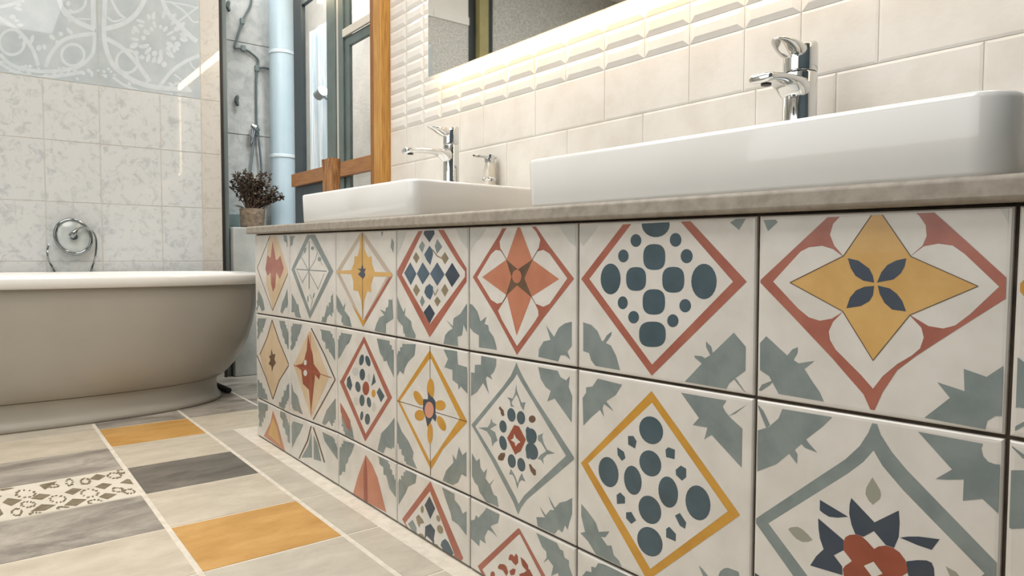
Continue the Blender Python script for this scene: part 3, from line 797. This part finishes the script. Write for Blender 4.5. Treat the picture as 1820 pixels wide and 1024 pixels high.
# --- column 0
t = (0, 0)
art(t, ZH, 'tan', 1, [(85,425),(200,130),(245,130),(355,455),(218,790)])
art(t, ZH, W, 2, [(90,415),(185,180),(165,330),(160,425),(165,560),(215,770),(195,745)])
art(t, ZH, 'brown', 3, *stroke([(85,425),(218,790),(355,455)], 4), *stroke([(195,145),(85,420)], 4))
art(t, ZH, 'terra', 3, [(218,190),(245,350),(260,350),(285,315),(300,370),(315,420),(300,470),(280,515),(250,460),(240,580),(222,628),(205,560),(200,460),(175,490),(155,430),(175,310),(200,335)])
art(t, ZH, 'sage', 1, [(92,610),(120,660),(135,700),(150,780),(125,800),(100,740),(80,800)], [(285,800),(300,720),(325,665),(345,600),(355,815),(330,760),(300,820)], [(305,140),(338,135),(355,245)])
t = (0, 1)
art(t, ZI, 'tan', 1, [(80,330),(130,200),(160,105),(190,200),(270,398),(210,500),(165,620),(110,450)])
art(t, ZI, 'brown', 2, *stroke([(80,330),(130,215),(160,105),(205,240),(270,398),(205,500),(165,620),(120,480),(62,335)], 5), [(155,290),(165,330),(182,325),(175,360),(185,385),(168,410),(160,445),(155,405),(138,390),(150,365),(140,340),(152,335)])
art(t, ZI, 'sage', 1, [(66,95),(122,95),(110,140),(85,190),(66,235)], [(66,490),(105,550),(135,625),(66,610)], [(205,110),(265,115),(268,295),(235,225)], [(205,665),(235,590),(270,510),(272,700),(240,690)])
t = (0, 2)
art(t, ZI, 'orange', 1, [(165,695),(195,780),(245,960),(105,860),(150,770)])
art(t, ZI, 'gold', 2, [(165,740),(190,800),(215,920),(135,850)])
art(t, ZI, 'sage', 1, [(68,635),(132,655),(115,720),(80,805)], [(207,685),(275,720),(285,945),(240,810)])

#CORNERS
RT = {1:(513.5,566),2:(597,580),3:(704,599.5),4:(833,624),5:(1026,655),6:(1342,707),7:(1789,778)}
TT = {1:(515,412),2:(596,409),3:(704,406),4:(833,400),5:(1027,390),6:(1347,378),7:(1808,358)}
BT = {2:(601,770),3:(705,823),4:(835,883),5:(1024,974)}
def fp(x, y):
    p = at(x, y, 1, 0)
    return (p.x, p.z)
Z2 = 0.474*T
grid = {}
XL = -0.068
for i in range(1, 8):
    a, b = fp(*TT[i]), fp(*RT[i])
    grid[i, 0] = (a[0], ztop(a[0])-.029)
    grid[i, 1] = b
    grid[i, 2] = fp(*BT[i]) if i in BT else (b[0], fp(*BT[5])[1] if i > 2 else fp(459, 708)[1])
    grid[i, 3] = (grid[i, 2][0], 0.002)
for k, z in ((0, ztop(XL)-.029), (1, fp(451, 556.4)[1]), (2, fp(459, 708)[1]), (3, .002)):
    grid[0, k] = (XL, z)
for k in range(4):
    z = grid[7, k][1]
    grid[8, k] = (grid[7, k][0]+T*1.02, z if k else ztop(2.7)-.029)

# ------------------------------------------------------------------ vanity
van = thing('vanity_unit', (1.3, .25, 0), 'long vanity unit faced with colourful painted patchwork tiles', 'vanity')
bm = BM()
hexa(bm, [(-.06, .012, 0), (2.75, .012, 0), (2.75, .486, 0), (-.06, .486, 0)],
     [(-.06, .012, ztop(-.06)-.028), (2.75, .012, ztop(2.75)-.028), (2.75, .486, ztop(2.75)-.028), (-.06, .486, ztop(-.06)-.028)])
child('carcass', bm, mat('carcass_grey', (120, 116, 108), .8), van)
cols = ['grout'] + sorted({a_[2] for a_ in ART} | {'tile'})
ci = {c_: i for i, c_ in enumerate(cols)}
bm = BM()
hexa(bm, [(-.064, .006, .001), (2.75, .006, .001), (2.75, .0115, .001), (-.064, .0115, .001)],
     [(-.064, .006, ztop(-.064)-.0285), (2.75, .006, ztop(2.75)-.0285), (2.75, .0115, ztop(2.75)-.0285), (-.064, .0115, ztop(-.064)-.0285)], 0)
def inset(q, g):
    # q: tl, tr, br, bl in (x, z)
    (ax, az), (bx, bz), (cx, cz), (dx, dz) = q
    return [(ax+g, az-g), (bx-g, bz-g), (cx-g, cz+g), (dx+g, dz+g)]
TILEBOX = {}
for i in range(8):
    for r in range(3):
        q = [grid[i, r], grid[i+1, r], grid[i+1, r+1], grid[i, r+1]]
        l0 = [(x, .0061, z) for x, z in inset(q, .0022)]
        l1 = [(x, .0022, z) for x, z in inset(q, .0024)]
        l2 = [(x, .0004, z) for x, z in inset(q, .0042)]
        l3 = [(x, .0, z) for x, z in inset(q, .0075)]
        loft(bm, [l0, l1, l2, l3], ci['tile'], True, True)
        iq = inset(q, .005)
        TILEBOX[i, r] = (max(iq[0][0], iq[3][0]), min(iq[1][0], iq[2][0]), max(iq[2][1], iq[3][1]), min(iq[0][1], iq[1][1]))
ARTN = [0, None]
jr = random.Random(21)
for tl, z, c_, layer, polys in ART:
    ARTN[0] = 0 if tl != ARTN[1] else ARTN[0]
    ARTN[1] = tl
    bx = TILEBOX[tl]
    for pl in polys:
        ps = [fp(z[0]+x/z[2], z[1]+y/z[2]) for x, y in pl]
        ar = abs(sum(a_[0]*b_[1]-b_[0]*a_[1] for a_, b_ in zip(ps, ps[1:]+ps[:1])))/2
        if c_ == 'sage' and layer == 1 and tl[0] <= 3 and ar < .25*T*T and tl != (1, 2):
            jp = []
            sg = 1 if sum(a_[0]*b_[1]-b_[0]*a_[1] for a_, b_ in zip(ps, ps[1:]+ps[:1])) > 0 else -1
            for a_, b_ in zip(ps, ps[1:]+ps[:1]):
                jp.append(a_)
                dx, dz = b_[0]-a_[0], b_[1]-a_[1]
                l = math.hypot(dx, dz)
                mx_, mz_ = (a_[0]+b_[0])/2, (a_[1]+b_[1])/2
                edge = min(abs(mx_-bx[0]), abs(mx_-bx[1]), abs(mz_-bx[2]), abs(mz_-bx[3])) < .013
                if not edge and l > .05:
                    n_ = max(1, int(l/.026))
                    for s in range(n_):
                        t0, t1 = (s+.35)/n_, (s+.75)/n_
                        o_ = jr.uniform(.003, .012)*sg
                        jp.append((a_[0]+dx*t0+dz/l*o_, a_[1]+dz*t0-dx/l*o_))
                        jp.append((a_[0]+dx*t1-dz/l*o_*.35, a_[1]+dz*t1+dx/l*o_*.35))
            ps = jp
        ps = clip(ps, *bx)
        ARTN[0] += 10
        if len(ps) < 3:
            continue
        try:
            f = bm.faces.new([bm.verts.new((x, -.00012-.00016*layer-ARTN[0]*1.5e-7, zz)) for x, zz in ps])
            f.material_index = ci[c_]
            f.normal_update()
            if f.normal.y > 0:
                f.normal_flip()
        except Exception as e:
            print('art', tl, c_, e)
# pale hearts of the wreaths where four small tiles meet
for i in (1, 2, 3):
    for r in (1, 2):
        jx, jz = grid[i, r]
        for sx__, sz__, tl in ((-1, 1, (i-1, r-1)), (1, 1, (i, r-1)), (-1, -1, (i-1, r)), (1, -1, (i, r))):
            k_ = jr.uniform(.85, 1.1)
            pts = [(0, 0), (.20, 0), (.19, .05), (.15, .06), (.155, .10), (.10, .11), (.10, .16), (.06, .15), (.04, .20), (0, .19)]
            ps = clip([(jx+sx__*a_*T*.72*k_, jz+sz__*b_*T*.72*k_) for a_, b_ in pts], *TILEBOX[tl])
            if len(ps) > 2:
                f = bm.faces.new([bm.verts.new((x, -.00054, zz)) for x, zz in ps])
                f.material_index = ci['tile']
                f.normal_update()
                if f.normal.y > 0:
                    f.normal_flip()
child('tiled_front', bm, [M[c_] for c_ in cols], van)

# worktop
stone = mat('worktop_stone', (156, 148, 136), .5, c2=(138, 130, 118), scale=50, detail=7, bump=.06, bscale=90)
bm = BM()
hexa(bm, [(-.096, -.024, ztop(-.096)-.0275), (2.8, -.024, ztop(2.8)-.0275), (2.8, .486, ztop(2.8)-.0275), (-.096, .486, ztop(-.096)-.0275)],
     [(-.096, -.024, ztop(-.096)), (2.8, -.024, ztop(2.8)), (2.8, .486, ztop(2.8)), (-.096, .486, ztop(-.096))])
tag(link('worktop', bm, stone, bevel=.006, seg=3, smooth=True), 'beige stone worktop slab lying on the tiled vanity unit', 'countertop')

# basins
ceramic = mat('white_ceramic', (226, 226, 223), .12, c2=(224, 224, 221), coat=.5)
chrome = mat('chrome', (216, 218, 218), .07, metal=1, c2=(214, 216, 216))
def rrect(x0, x1, y0, y1, r, z, n=8, slope=0):
    out = []
    for cx, cy, a0 in ((x1-r, y0+r, -90), (x1-r, y1-r, 0), (x0+r, y1-r, 90), (x0+r, y0+r, 180)):
        for i in range(n+1):
            a = math.radians(a0 + 90*i/n)
            x = cx+r*math.cos(a)
            out.append((x, cy+r*math.sin(a), z + (ztop(x)-ztop((x0+x1)/2))*slope))
    return out
def basin(x0, x1, label, h0=.093, r=.032):
    y0, y1 = .012, .44
    xm = (x0+x1)/2
    zt = ztop(xm)+.0006
    o = thing('basin', (xm, .23, zt), label, 'sink')
    bm = BM()
    L = []
    h = h0
    for d, z in ((.012, 0), (.006, .002), (.003, .008), (.0, h-.008), (.001, h-.003), (.004, h-.0005), (.007, h)):
        L.append(rrect(x0+d, x1-d, y0+d, y1-d, max(r-d*.6, .01), zt+z, 8, 1))
    # rim then the bowl; a deck for the tap is left at the back
    for d, z in ((.010, h), (.013, h-.001), (.015, h-.004), (.022, h-.05), (.04, h-.075), (.09, h-.082)):
        l = []
        for p in rrect(x0+d, x1-d, y0+d, y1-d-.10, max(r-.006, .01), zt+z, 8, 1):
            l.append(p)
        L.append(l)
    loft(bm, L, 0)
    child('bowl', bm, ceramic, o, smooth=True, angle=80)
    bm = BM(); lathe(bm, [(.001, .0), (.022, 0), (.024, .003), (.02, .005), (.001, .006)], xm, .2, zt+h-.0815, 24)
    child('drain', bm, chrome, o, smooth=True)
    return o, zt+h
b1, zb_1 = basin(.35, 1.073, 'far white rectangular countertop basin, the one nearer the bathtub')
b2, zb_2 = basin(1.498, 2.30, 'near white rectangular countertop basin at right, closest to the camera', r=.04)
# taps
def dense(rows, k=5):
    out = []
    for i in range(len(rows)-1):
        g = lambda j: rows[min(max(j, 0), len(rows)-1)]
        p0, p1, p2, p3 = g(i-1), g(i), g(i+1), g(i+2)
        for s in range(k):
            t = s/k
            out.append(tuple(.5*(2*b_ + (c_-a_)*t + (2*a_-5*b_+4*c_-d_)*t*t + (3*b_-a_-3*c_+d_)*t**3) for a_, b_, c_, d_ in zip(p0, p1, p2, p3)))
    out.append(rows[-1])
    return out
def faucet(x, y, z, zt, sp, spz, label, rb=.03):
    q = rb/.03
    """x,y axis; z foot; zt top; sp = spout reach towards the room; spz = spout height"""
    o = thing('faucet', (x, y, z), label, 'faucet', None)
    bm = BM()
    L = []
    hb = zt-.055
    for zz, k in ((z, 1.12), (z+.004, 1.12), (z+.006, 1.0), (hb-.002, 1.0), (hb, .96)):
        L.append([(x+rb*k*math.cos(t*PI/16), y+rb*k*1.05*math.sin(t*PI/16), zz) for t in range(32)])
    loft(bm, L)
    child('body', bm, chrome, o, smooth=True, angle=50)
    # spout: a flat tongue, deep where it leaves the body, thin at the lip
    bm = BM(); L = []
    for d, w, zu, zl in dense([(0, .027, .012, -.034), (.022, .028, .011, -.03), (.036, .028, .010, -.019), (.055, .027, .008, -.010), (sp*.62, .026, .006, -.009), (sp*.85, .025, .003, -.013), (sp-.01, .024, .002, -.016), (sp-.003, .022, .001, -.016), (sp, .018, -.002, -.014)]):
        l = []
        for t in range(40):
            a = t*2*PI/40
            c, s = math.cos(a), math.sin(a)
            xx = math.copysign(abs(c)**.7, c)*w*q
            zz = (zu+zl)/2 + math.copysign(abs(s)**.8, s)*(zu-zl)/2
            l.append((x+xx, y-d, spz+zz))
        L.append(l)
    loft(bm, L)
    s_ = child('spout', bm, chrome, o, smooth=True, angle=180)
    bm = BM(); tube(bm, [(x, y-sp+.022, spz-.0145), (x, y-sp+.022, spz-.018)], .009, 16)
    ae = link('aerator', bm, mat('dark_rubber', (40, 40, 40), .5)); ae.parent = s_
    # cartridge cap
    bm = BM(); L = []
    for zz, k in ((hb+.0015, .97), (hb+.004, 1.0), (zt-.012, 1.0), (zt-.004, .97), (zt, .86)):
        L.append([(x+rb*k*math.cos(t*PI/16), y+rb*k*1.05*math.sin(t*PI/16), zz + (.006*math.sin(t*PI/16) if zz > zt-.02 else 0)) for t in range(32)])
    loft(bm, L)
    child('cap', bm, chrome, o, smooth=True, angle=50)
    # lever: curved paddle rising over the spout
    bm = BM(); L = []
    for d, w, zc, th in dense([(-.006, .020, -.014, .010), (.014, .023, -.016, .014), (.028, .025, -.016, .014), (.042, .025, -.013, .011), (.058, .022, -.009, .007), (.072, .016, -.0065, .004), (.084, .006, -.0055, .0015)]):
        L.append([(x+math.copysign(abs(math.cos(t*PI/10))**.7, math.cos(t*PI/10))*w*q, y-d, zt+zc+math.sin(t*PI/10)*th) for t in range(20)])
    loft(bm, L)
    child('lever', bm, chrome, o, smooth=True, angle=180)
    return o
faucet(1.856, .385, zb_2+ztop(1.856)-ztop(1.899)+.0004, 1.067, .132, .993, 'chrome mixer tap at the near basin, large at right')
faucet(.675, .385, zb_1+ztop(.675)-ztop(.7115)+.0004, 1.084, .17, 1.004, 'chrome mixer tap at the far basin, left of the soap dispenser', rb=.0245)

# soap dispenser
sx, sy = at(870, 315, 1, .4665).x, .4665
sz = zb_1
o = thing('soap_dispenser', (sx, sy, ztop(sx)), 'small glass and chrome soap dispenser behind the far basin', 'soap dispenser')
zt_ = ztop(sx)+.0005
zh = at(870, 275, 1, .4665).z
bm = BM(); lathe(bm, [(.0215, 0), (.0215, zh-.055-zt_-.05), (.02, zh-.05-zt_), (.016, zh-.035-zt_), (.012, zh-.022-zt_)], sx, sy, zt_, 24)
child('bottle', bm, mat('smoked_glass', (196, 190, 178), .08, c2=(190, 184, 172), coat=.8), o, smooth=True, angle=60)
bm = BM(); lathe(bm, [(.02, zh-.085-zt_), (.0235, zh-.08-zt_), (.0235, zh-.076-zt_), (.02, zh-.072-zt_)], sx, sy, zt_, 28)
child('collar', bm, chrome, o, smooth=True, angle=40)
bm = BM(); lathe(bm, [(.013, zh-.03-zt_), (.016, zh-.018-zt_), (.017, zh-.002-zt_), (.013, zh-zt_)], sx, sy, zt_, 20)
L = [[(sx+math.cos(t*PI/8)*w, sy-d, zh-.007+math.sin(t*PI/8)*hh_) for t in range(16)] for d, w, hh_ in ((-.02, .014, .006), (0, .014, .007), (.03, .012, .006), (.055, .010, .005), (.06, .007, .003))]
loft(bm, L)
child('pump', bm, chrome, o, smooth=True, angle=50)

# wood block beside the far basin
wxp = at(590, 300, 1, .33).x
zt0 = at(590, 283, 1, .33).z
bm = BM(); L = []
wr = random.Random(2)
base = ztop(wxp)+.001
for k in range(9):
    f = k/8
    hw, hd = .031+.012*f, .022+.006*f
    l = []
    for t in range(28):
        a = t*2*PI/28
        c, s = math.cos(a), math.sin(a)
        n_ = 1+.05*math.sin(3*a+f*3)+.03*math.sin(7*a+f*9) - (.16 if abs(a-4.55) < .25 else 0)
        l.append((wxp+math.copysign(abs(c)**.45, c)*hw*n_ - .006*f, .33+math.copysign(abs(s)**.45, s)*hd*n_, base+(zt0-base)*f))
    L.append(l)
loft(bm, L)
tag(link('wood_block', bm, mat('bark_wood', (176, 128, 78), .7, c2=(108, 70, 42), scale=9, stretch=(6, 6, 1), detail=7, distort=1.2, lo=.35, bump=.4, bscale=25), smooth=True, angle=60),
    'rough brown wooden block standing behind the far basin', 'wood block')

# backlit mirror
mx0, mx1, mz0, mz1 = .425, 2.35, 1.304, 1.95
mir = thing('mirror', (1.3, .47, mz0), 'large frameless mirror glowing warm along its edges above the two basins', 'mirror')
bm = BM(); box(bm, mx0, mx1, .452, .458, mz0, mz1)
mm = mat('mirror_glass', (235, 237, 236), .02, metal=1, c2=(235, 237, 236))
child('mirror_glass', bm, mm, mir)
bm = BM(); box(bm, mx0+.012, mx1-.012, .4585, .4745, mz0+.016, mz1-.016)
child('backing', bm, mat('backing_white', (230, 226, 218), .6), mir)
led = emit('led_warm', (255, 216, 168), 40)
bm = BM()
box(bm, mx0+.008, mx1-.004, .4605, .4675, mz0+.0065, mz0+.0145)
child('light_strip', bm, led, mir)
bm = BM(); box(bm, mx0-.012, mx0-.003, .470, .480, mz0+.015, mz1-.016)
child('light_strip', bm, emit('led_side', (255, 226, 184), 9), mir)

# straight light fitting over the glazed screen (it shows in the glossy bath tiles)
bm = BM(); box(bm, -.83, .34, .445, .462, 1.94, 1.985)
o = link('linear_lamp', bm, emit('linear_glow', (255, 226, 184), 26), bevel=.004)
o.location = (0, 0, .0)
lin_o = tag(o, 'straight warm line lamp above the glazed screen, reflected in bath tiles', 'lamp')

# ------------------------------------------------------------------ round blue pipe
XPI = -1.66
px_, py_ = XPI, at(502.5, 250, 0, XPI).y
pipe = thing('drain_pipe', (px_, py_, 0), 'thick pale blue vertical pipe between the bath wall and window', 'pipe')
bluep = mat('pipe_blue', (190, 207, 214), .35, c2=(182, 201, 209), scale=6, coat=.2)
bm = BM(); lathe(bm, [(.072, 0), (.072, 2.74)], px_, py_, 0, 40)
child('tube', bm, bluep, pipe, smooth=True, angle=60)
for zz in (at(502, 96, 0, XPI).z, at(502, 279, 0, XPI).z):
    bm = BM(); lathe(bm, [(.0725, -.01), (.0755, -.008), (.0755, .008), (.0725, .01)], px_, py_, zz, 40)
    child('joint_ring', bm, mat('pipe_ring', (218, 228, 232), .4), pipe, smooth=True, angle=40)

# cables and hooks on the concrete
cable_m = mat('cable_grey', (96, 108, 108), .6)
def cp(x, y, d=.012):
    p = at(x, y, 0, XC+.008+d)
    return p
o = thing('cable', cp(430, 40), 'thin grey cable winding down the bare concrete strip', 'cable')
bm = BM(); tube(bm, spline([cp(447,-20), cp(445,8), cp(432,34), cp(428,45), cp(421,68), cp(417,84), cp(428,86), cp(440,90), cp(452,99), cp(459,108), cp(457,120), cp(455,150), cp(456,222)], 5), .006, 8)
child('lead', bm, cable_m, o, smooth=True)
bm = BM(); tube(bm, spline([cp(457,121), cp(468,120), cp(474,121.5), cp(478,122.5)], 4), .006, 8)
child('branch', bm, cable_m, o, smooth=True)
for q in ((430, 38), (432, 86), (456, 122)):
    bm = BM(); p = cp(*q, .005); box(bm, p.x-.004, p.x+.014, p.y-.012, p.y+.012, p.z-.016, p.z+.016)
    child('clip', bm, mat('clip_grey', (120, 132, 130), .6), o, bevel=.002)
hs = thing('hand_shower', cp(452, 235), 'chrome hand shower hanging on the concrete strip above the potted plant', 'shower')
bm = BM(); tube(bm, [cp(447,222,.05), cp(452,226,.05), cp(459,232,.035)], [.012, .02, .013], 14)
child('shower_head', bm, chrome, hs, smooth=True)
bm = BM(); tube(bm, spline([cp(453,222,.02), cp(452,240,.03), cp(450,262,.03), cp(447,290,.03), cp(444,320,.03), cp(447,345,.03), cp(458,340,.03), cp(464,310,.03), cp(463,280,.03), cp(460,250,.03), cp(458,222,.02)], 6), .006, 8)
child('hose', bm, mat('hose_grey', (120, 134, 138), .3, metal=.6), hs, smooth=True)
bm = BM(); tube(bm, [cp(450,228,0), cp(450,232,.03), cp(447,250,.03), cp(445,256,.02)], [.016, .018, .012, .008], 12)
child('handle', bm, chrome, hs, smooth=True)
for q, lb in (((421, 180), 'small dark wall hook at mid height on the concrete strip'), ((405.5, 12), 'small dark wall bracket high on the concrete strip beside the tile edge')):
    bm = BM()
    tube(bm, [cp(q[0]+1, q[1]-9, .001), cp(q[0], q[1]-6, .022), cp(q[0]-1, q[1], .026), cp(q[0]+2, q[1]+7, .024), cp(q[0]+3, q[1]+5, .034)], [.008, .012, .011, .010, .005], 10)
    tag(link('wall_hook', bm, mat('hook_grey', (84, 94, 92), .5, metal=.4), smooth=True), lb, 'hook')

# ------------------------------------------------------------------ potted plant
XP = -1.50
pp = at(449, 404, 0, XP)
zl = .8355
pt = thing('potted_plant', (XP, pp.y, zl), 'small dark brown bushy plant in a rough clay pot', 'plant')
bm = BM(); lathe(bm, [(.001, 0), (.062, 0), (.064, .003), (.068, .09), (.07, .108), (.064, .109), (.06, .095), (.001, .092)], XP, pp.y, zl, 36)
child('pot', bm, mat('rough_clay', (150, 134, 114), .9, c2=(112, 98, 82), scale=40, detail=6, lo=.35, bump=.4, bscale=70), pt, smooth=True, angle=50)
bm = BM(); lathe(bm, [(.001, .0925), (.0595, .0955), (.001, .1)], XP, pp.y, zl, 24)
child('soil', bm, mat('soil', (70, 58, 46), 1), pt)
pr = random.Random(9)
bs, bl = BM(), BM()
o0 = Vector((XP, pp.y, zl+.097))
for i in range(80):
    side = pr.random()
    if side < .34:      # the bough leaning to the right
        d = Vector((pr.uniform(.0, .5), pr.uniform(.55, 1.0), pr.uniform(.45, .9)))
        ln = pr.uniform(.12, .21)
    else:
        d = Vector((pr.uniform(-.45, .45), pr.uniform(-.6, .42), 1.0))
        ln = pr.uniform(.14, .245)
    d.normalize()
    q = o0 + Vector((pr.uniform(-.02, .02), pr.uniform(-.03, .03), 0))
    pts = [q, q+d*ln*.5+Vector((pr.uniform(-.01, .01), pr.uniform(-.01, .01), .01)), q+d*ln+Vector((pr.uniform(-.02, .02), pr.uniform(-.02, .02), -.005))]
    sp = spline(pts, 7)
    tube(bs, sp, [.0026-.0016*j/len(sp) for j in range(len(sp))], 5)
    for j in range(4, len(sp)):
        for _ in range(4):
            c = sp[j]
            dv = Vector((pr.gauss(0, 1), pr.gauss(0, 1), pr.gauss(.4, .8))).normalized()
            w = dv.orthogonal().normalized()
            w = (Matrix.Rotation(pr.uniform(0, 6.28), 3, dv) @ w)
            s = pr.uniform(.012, .021)
            f = bl.faces.new([bl.verts.new(v) for v in (c, c+dv*s*.5+w*s*.28, c+dv*s, c+dv*s*.5-w*s*.28)])
            f.material_index = 0 if pr.random() < .8 else 1
child('branches', bs, mat('twig_brown', (88, 72, 58), .8), pt)
child('foliage', bl, [mat('dry_leaf', (72, 56, 42), .7, c2=(46, 38, 30), scale=60), mat('dry_leaf_pale', (120, 108, 88), .7)], pt)
for a_, z_ in ((PI*1.5, .10), (PI*1.3, .115), (PI*.55, .1), (PI*.45, .112)):
    dv = Vector((.25*math.cos(a_), math.sin(a_), .45)).normalized()
    p0_ = o0 + Vector((0, .03*math.sin(a_), .004))
    w = Vector((1, 0, .2)).normalized()*.009
    p1_, p2_ = p0_+dv*.045, p0_+dv*.085+Vector((0, 0, -.012))
    bm = BM()
    f = bm.faces.new([bm.verts.new(v) for v in (p0_, p1_+w, p2_, p1_-w)])
    child('outer_leaf', bm, mat('silver_leaf', (150, 152, 140), .5), pt)

# ------------------------------------------------------------------ bathtub
tub = thing('bathtub', (-1.0, -.635, 0), 'freestanding oval bathtub with white rim and grey-beige shell', 'bathtub')
def se(a, b, z, n=3.2, N=96):
    out = []
    for i in range(N):
        t = i*2*PI/N
        c, s = math.cos(t), math.sin(t)
        out.append((-1.0+math.copysign(abs(c)**(2/n), c)*a, -.635+math.copysign(abs(s)**(2/n), s)*b, z))
    return out
shellm = mat('tub_shell', (170, 164, 153), .35, c2=(166, 160, 149), scale=4, coat=.15)
rimm = mat('tub_white', (238, 236, 231), .14, c2=(236, 234, 229), coat=.5)
bm = BM()
loft(bm, [se(a, b, z, n) for a, b, z, n in ((.336, .725, .0, 2.4), (.346, .742, .0, 2.4), (.351, .747, .006, 2.4), (.349, .744, .02, 2.4), (.340, .733, .032, 2.4), (.335, .728, .05, 2.4), (.334, .727, .085, 2.4), (.337, .731, .104, 2.4), (.34, .735, .108, 2.4))], 0)
child('plinth', bm, shellm, tub, smooth=True, angle=60)
bm = BM()
loft(bm, [se(a, b, z, n) for a, b, z, n in ((.30, .70, .1085, 2.4), (.338, .737, .109, 2.4), (.350, .753, .115, 2.45), (.362, .775, .135, 2.5), (.374, .806, .17, 2.6), (.384, .838, .22, 2.75), (.392, .866, .29, 2.95), (.398, .886, .37, 3.1), (.402, .897, .45, 3.3), (.405, .902, .53, 3.4), (.405, .903, .545, 3.4), (.37, .85, .546, 3.4))], 0)
child('shell', bm, shellm, tub, smooth=True, angle=60)
bm = BM()
loft(bm, [se(a, b, z, n) for a, b, z, n in ((.400, .895, .5465, 3.4), (.418, .915, .5465, 3.4), (.424, .921, .552, 3.4), (.424, .921, .583, 3.4), (.421, .918, .592, 3.4), (.414, .911, .596, 3.4), (.398, .888, .596, 3.4), (.388, .872, .591, 3.4), (.38, .848, .574, 3.3), (.366, .83, .5, 3.2), (.35, .79, .36, 3), (.32, .72, .24, 2.9), (.25, .62, .165, 2.6), (.1, .3, .15, 2.2))], 0, True, True)
child('basin_and_rim', bm, rimm, tub, smooth=True, angle=75)

fa, fb = at(385, 689, 2, 0), at(407, 699, 2, 0)
bm = BM(); tube(bm, [fa+Vector((0, 0, .014)), fb+Vector((0, 0, .014))], .013, 12)
child('foot', bm, mat('black_rubber', (28, 26, 24), .6), tub, smooth=True, angle=40)
# bath tap on the tiled wall
XT = XB+.05
tp = thing('bath_tap', (XB+.03, -.437, .77), 'round glass disc bath tap with chrome ring on the tiled wall', 'faucet')
def tq(x, y, d=0):
    return at(x, y, 0, XT+d)
bm = BM()
c = tq(130.5, 421)
u = (tq(162, 424)-c); v = (tq(129, 391)-c)
torus(bm, c, u.normalized(), v.normalized(), u.length, .0085, 64, 12, R2=v.length)
child('ring', bm, mat('chrome_dark', (150, 156, 156), .12, metal=1), tp, smooth=True)
bm = BM()
loft(bm, [[c+u*k*math.cos(t*PI/24)+v*k*math.sin(t*PI/24)+Vector((dx, 0, 0)) for t in range(48)] for k, dx in ((.9, -.004), (.95, 0), (.9, .004), (.4, .006))])
child('disc', bm, mat('frosted_disc', (190, 196, 194), .18, c2=(172, 178, 176), scale=12, coat=.5), tp, smooth=True, angle=50)
bm = BM(); tube(bm, spline([tq(126,420,.03), tq(131,415,.035), tq(137,408,.034), tq(146,404.5,.025), tq(155,406,.018), tq(165,413,.015), tq(170.5,425,.012), tq(171,440,.01), tq(168.5,460,.01), tq(164,474,-.03), tq(162,481,-.0375), tq(159,488,-.0375)], 5), [.013]*6+[.012, .011, .0095, .008, .0065, .0055]+[.0045]*60, 10)
child('spout_pipe', bm, mat('chrome_dark', (150, 156, 156), .12, metal=1), tp, smooth=True)
bm = BM(); tube(bm, spline([tq(86,436,-.03), tq(84,445,-.01), tq(84.5,455), tq(88,466,-.015), tq(93,474,-.035), tq(97,483,-.038), tq(100,489,-.038)], 5), .0042, 8)
child('cable', bm, mat('chrome_dark', (150, 156, 156), .12, metal=1), tp, smooth=True)
bm = BM(); tube(bm, [c+Vector((-.045, 0, 0)), c+Vector((.03, 0, 0))], .016, 16)
child('stem', bm, chrome, tp, smooth=True, angle=40)

# ------------------------------------------------------------------ light
def area(name, loc, rot, sx_, sy_, e, c, spread=None):
    l = bpy.data.lights.new(name, 'AREA')
    l.shape = 'RECTANGLE'; l.size = sx_; l.size_y = sy_; l.energy = e; l.color = c
    if spread:
        l.spread = math.radians(spread)
    o = bpy.data.objects.new(name, l); col.objects.link(o); o.location = loc; o.rotation_euler = rot
    return o
def spot(name, loc, tgt, e, c, ang=70, blend=.6, r=.04):
    l = bpy.data.lights.new(name, 'SPOT'); l.energy = e; l.color = c; l.spot_size = math.radians(ang); l.spot_blend = blend; l.shadow_soft_size = r
    o = bpy.data.objects.new(name, l); col.objects.link(o); o.location = loc
    o.rotation_euler = (Vector(tgt)-Vector(loc)).to_track_quat('-Z', 'Y').to_euler()
    return o
area('ceiling_light', (.9, -1.0, 2.7), (0, 0, 0), 2.6, 1.6, 62, (1, .98, .96))
area('room_light', (1.7, -2.4, 1.5), (math.radians(90), 0, 0), 2.4, 1.6, 18, (.94, .97, 1))
area('window_slot_fill', (-.62, .72, 2.65), (0, 0, 0), 1.1, .15, 25, (.9, .96, 1), 90)  # added unseen area light, brightens the wall and blind behind the panes
area('alcove_fill', (-1.35, .3, 2.65), (0, 0, 0), .5, .4, 8, (.94, .97, 1))  # added unseen overhead fill to brighten the concrete recess
spot('spot_basin', (.9, -.35, 2.65), (.9, .25, .8), 18, (1, .96, .9), 80)
spot('spot_basin', (2.1, -.35, 2.65), (2.0, .25, .8), 13, (1, .96, .9), 80)
spot('spot_floor', (.3, -.6, 2.65), (.3, -.3, 0), 34, (1, .95, .87), 75)
w = bpy.data.worlds.new('world'); scn.world = w; w.use_nodes = True
bg = w.node_tree.nodes['Background']; bg.inputs[0].default_value = (.8, .86, 1, 1); bg.inputs[1].default_value = .3
scn.view_settings.view_transform = 'Standard'
scn.view_settings.look = 'None'
scn.view_settings.exposure = 0
try:
    scn.cycles.use_denoising = True
    scn.cycles.max_bounces = 8
    scn.cycles.transparent_max_bounces = 12
    scn.cycles.caustics_reflective = False
    scn.cycles.sample_clamp_indirect = 4
except Exception:
    pass
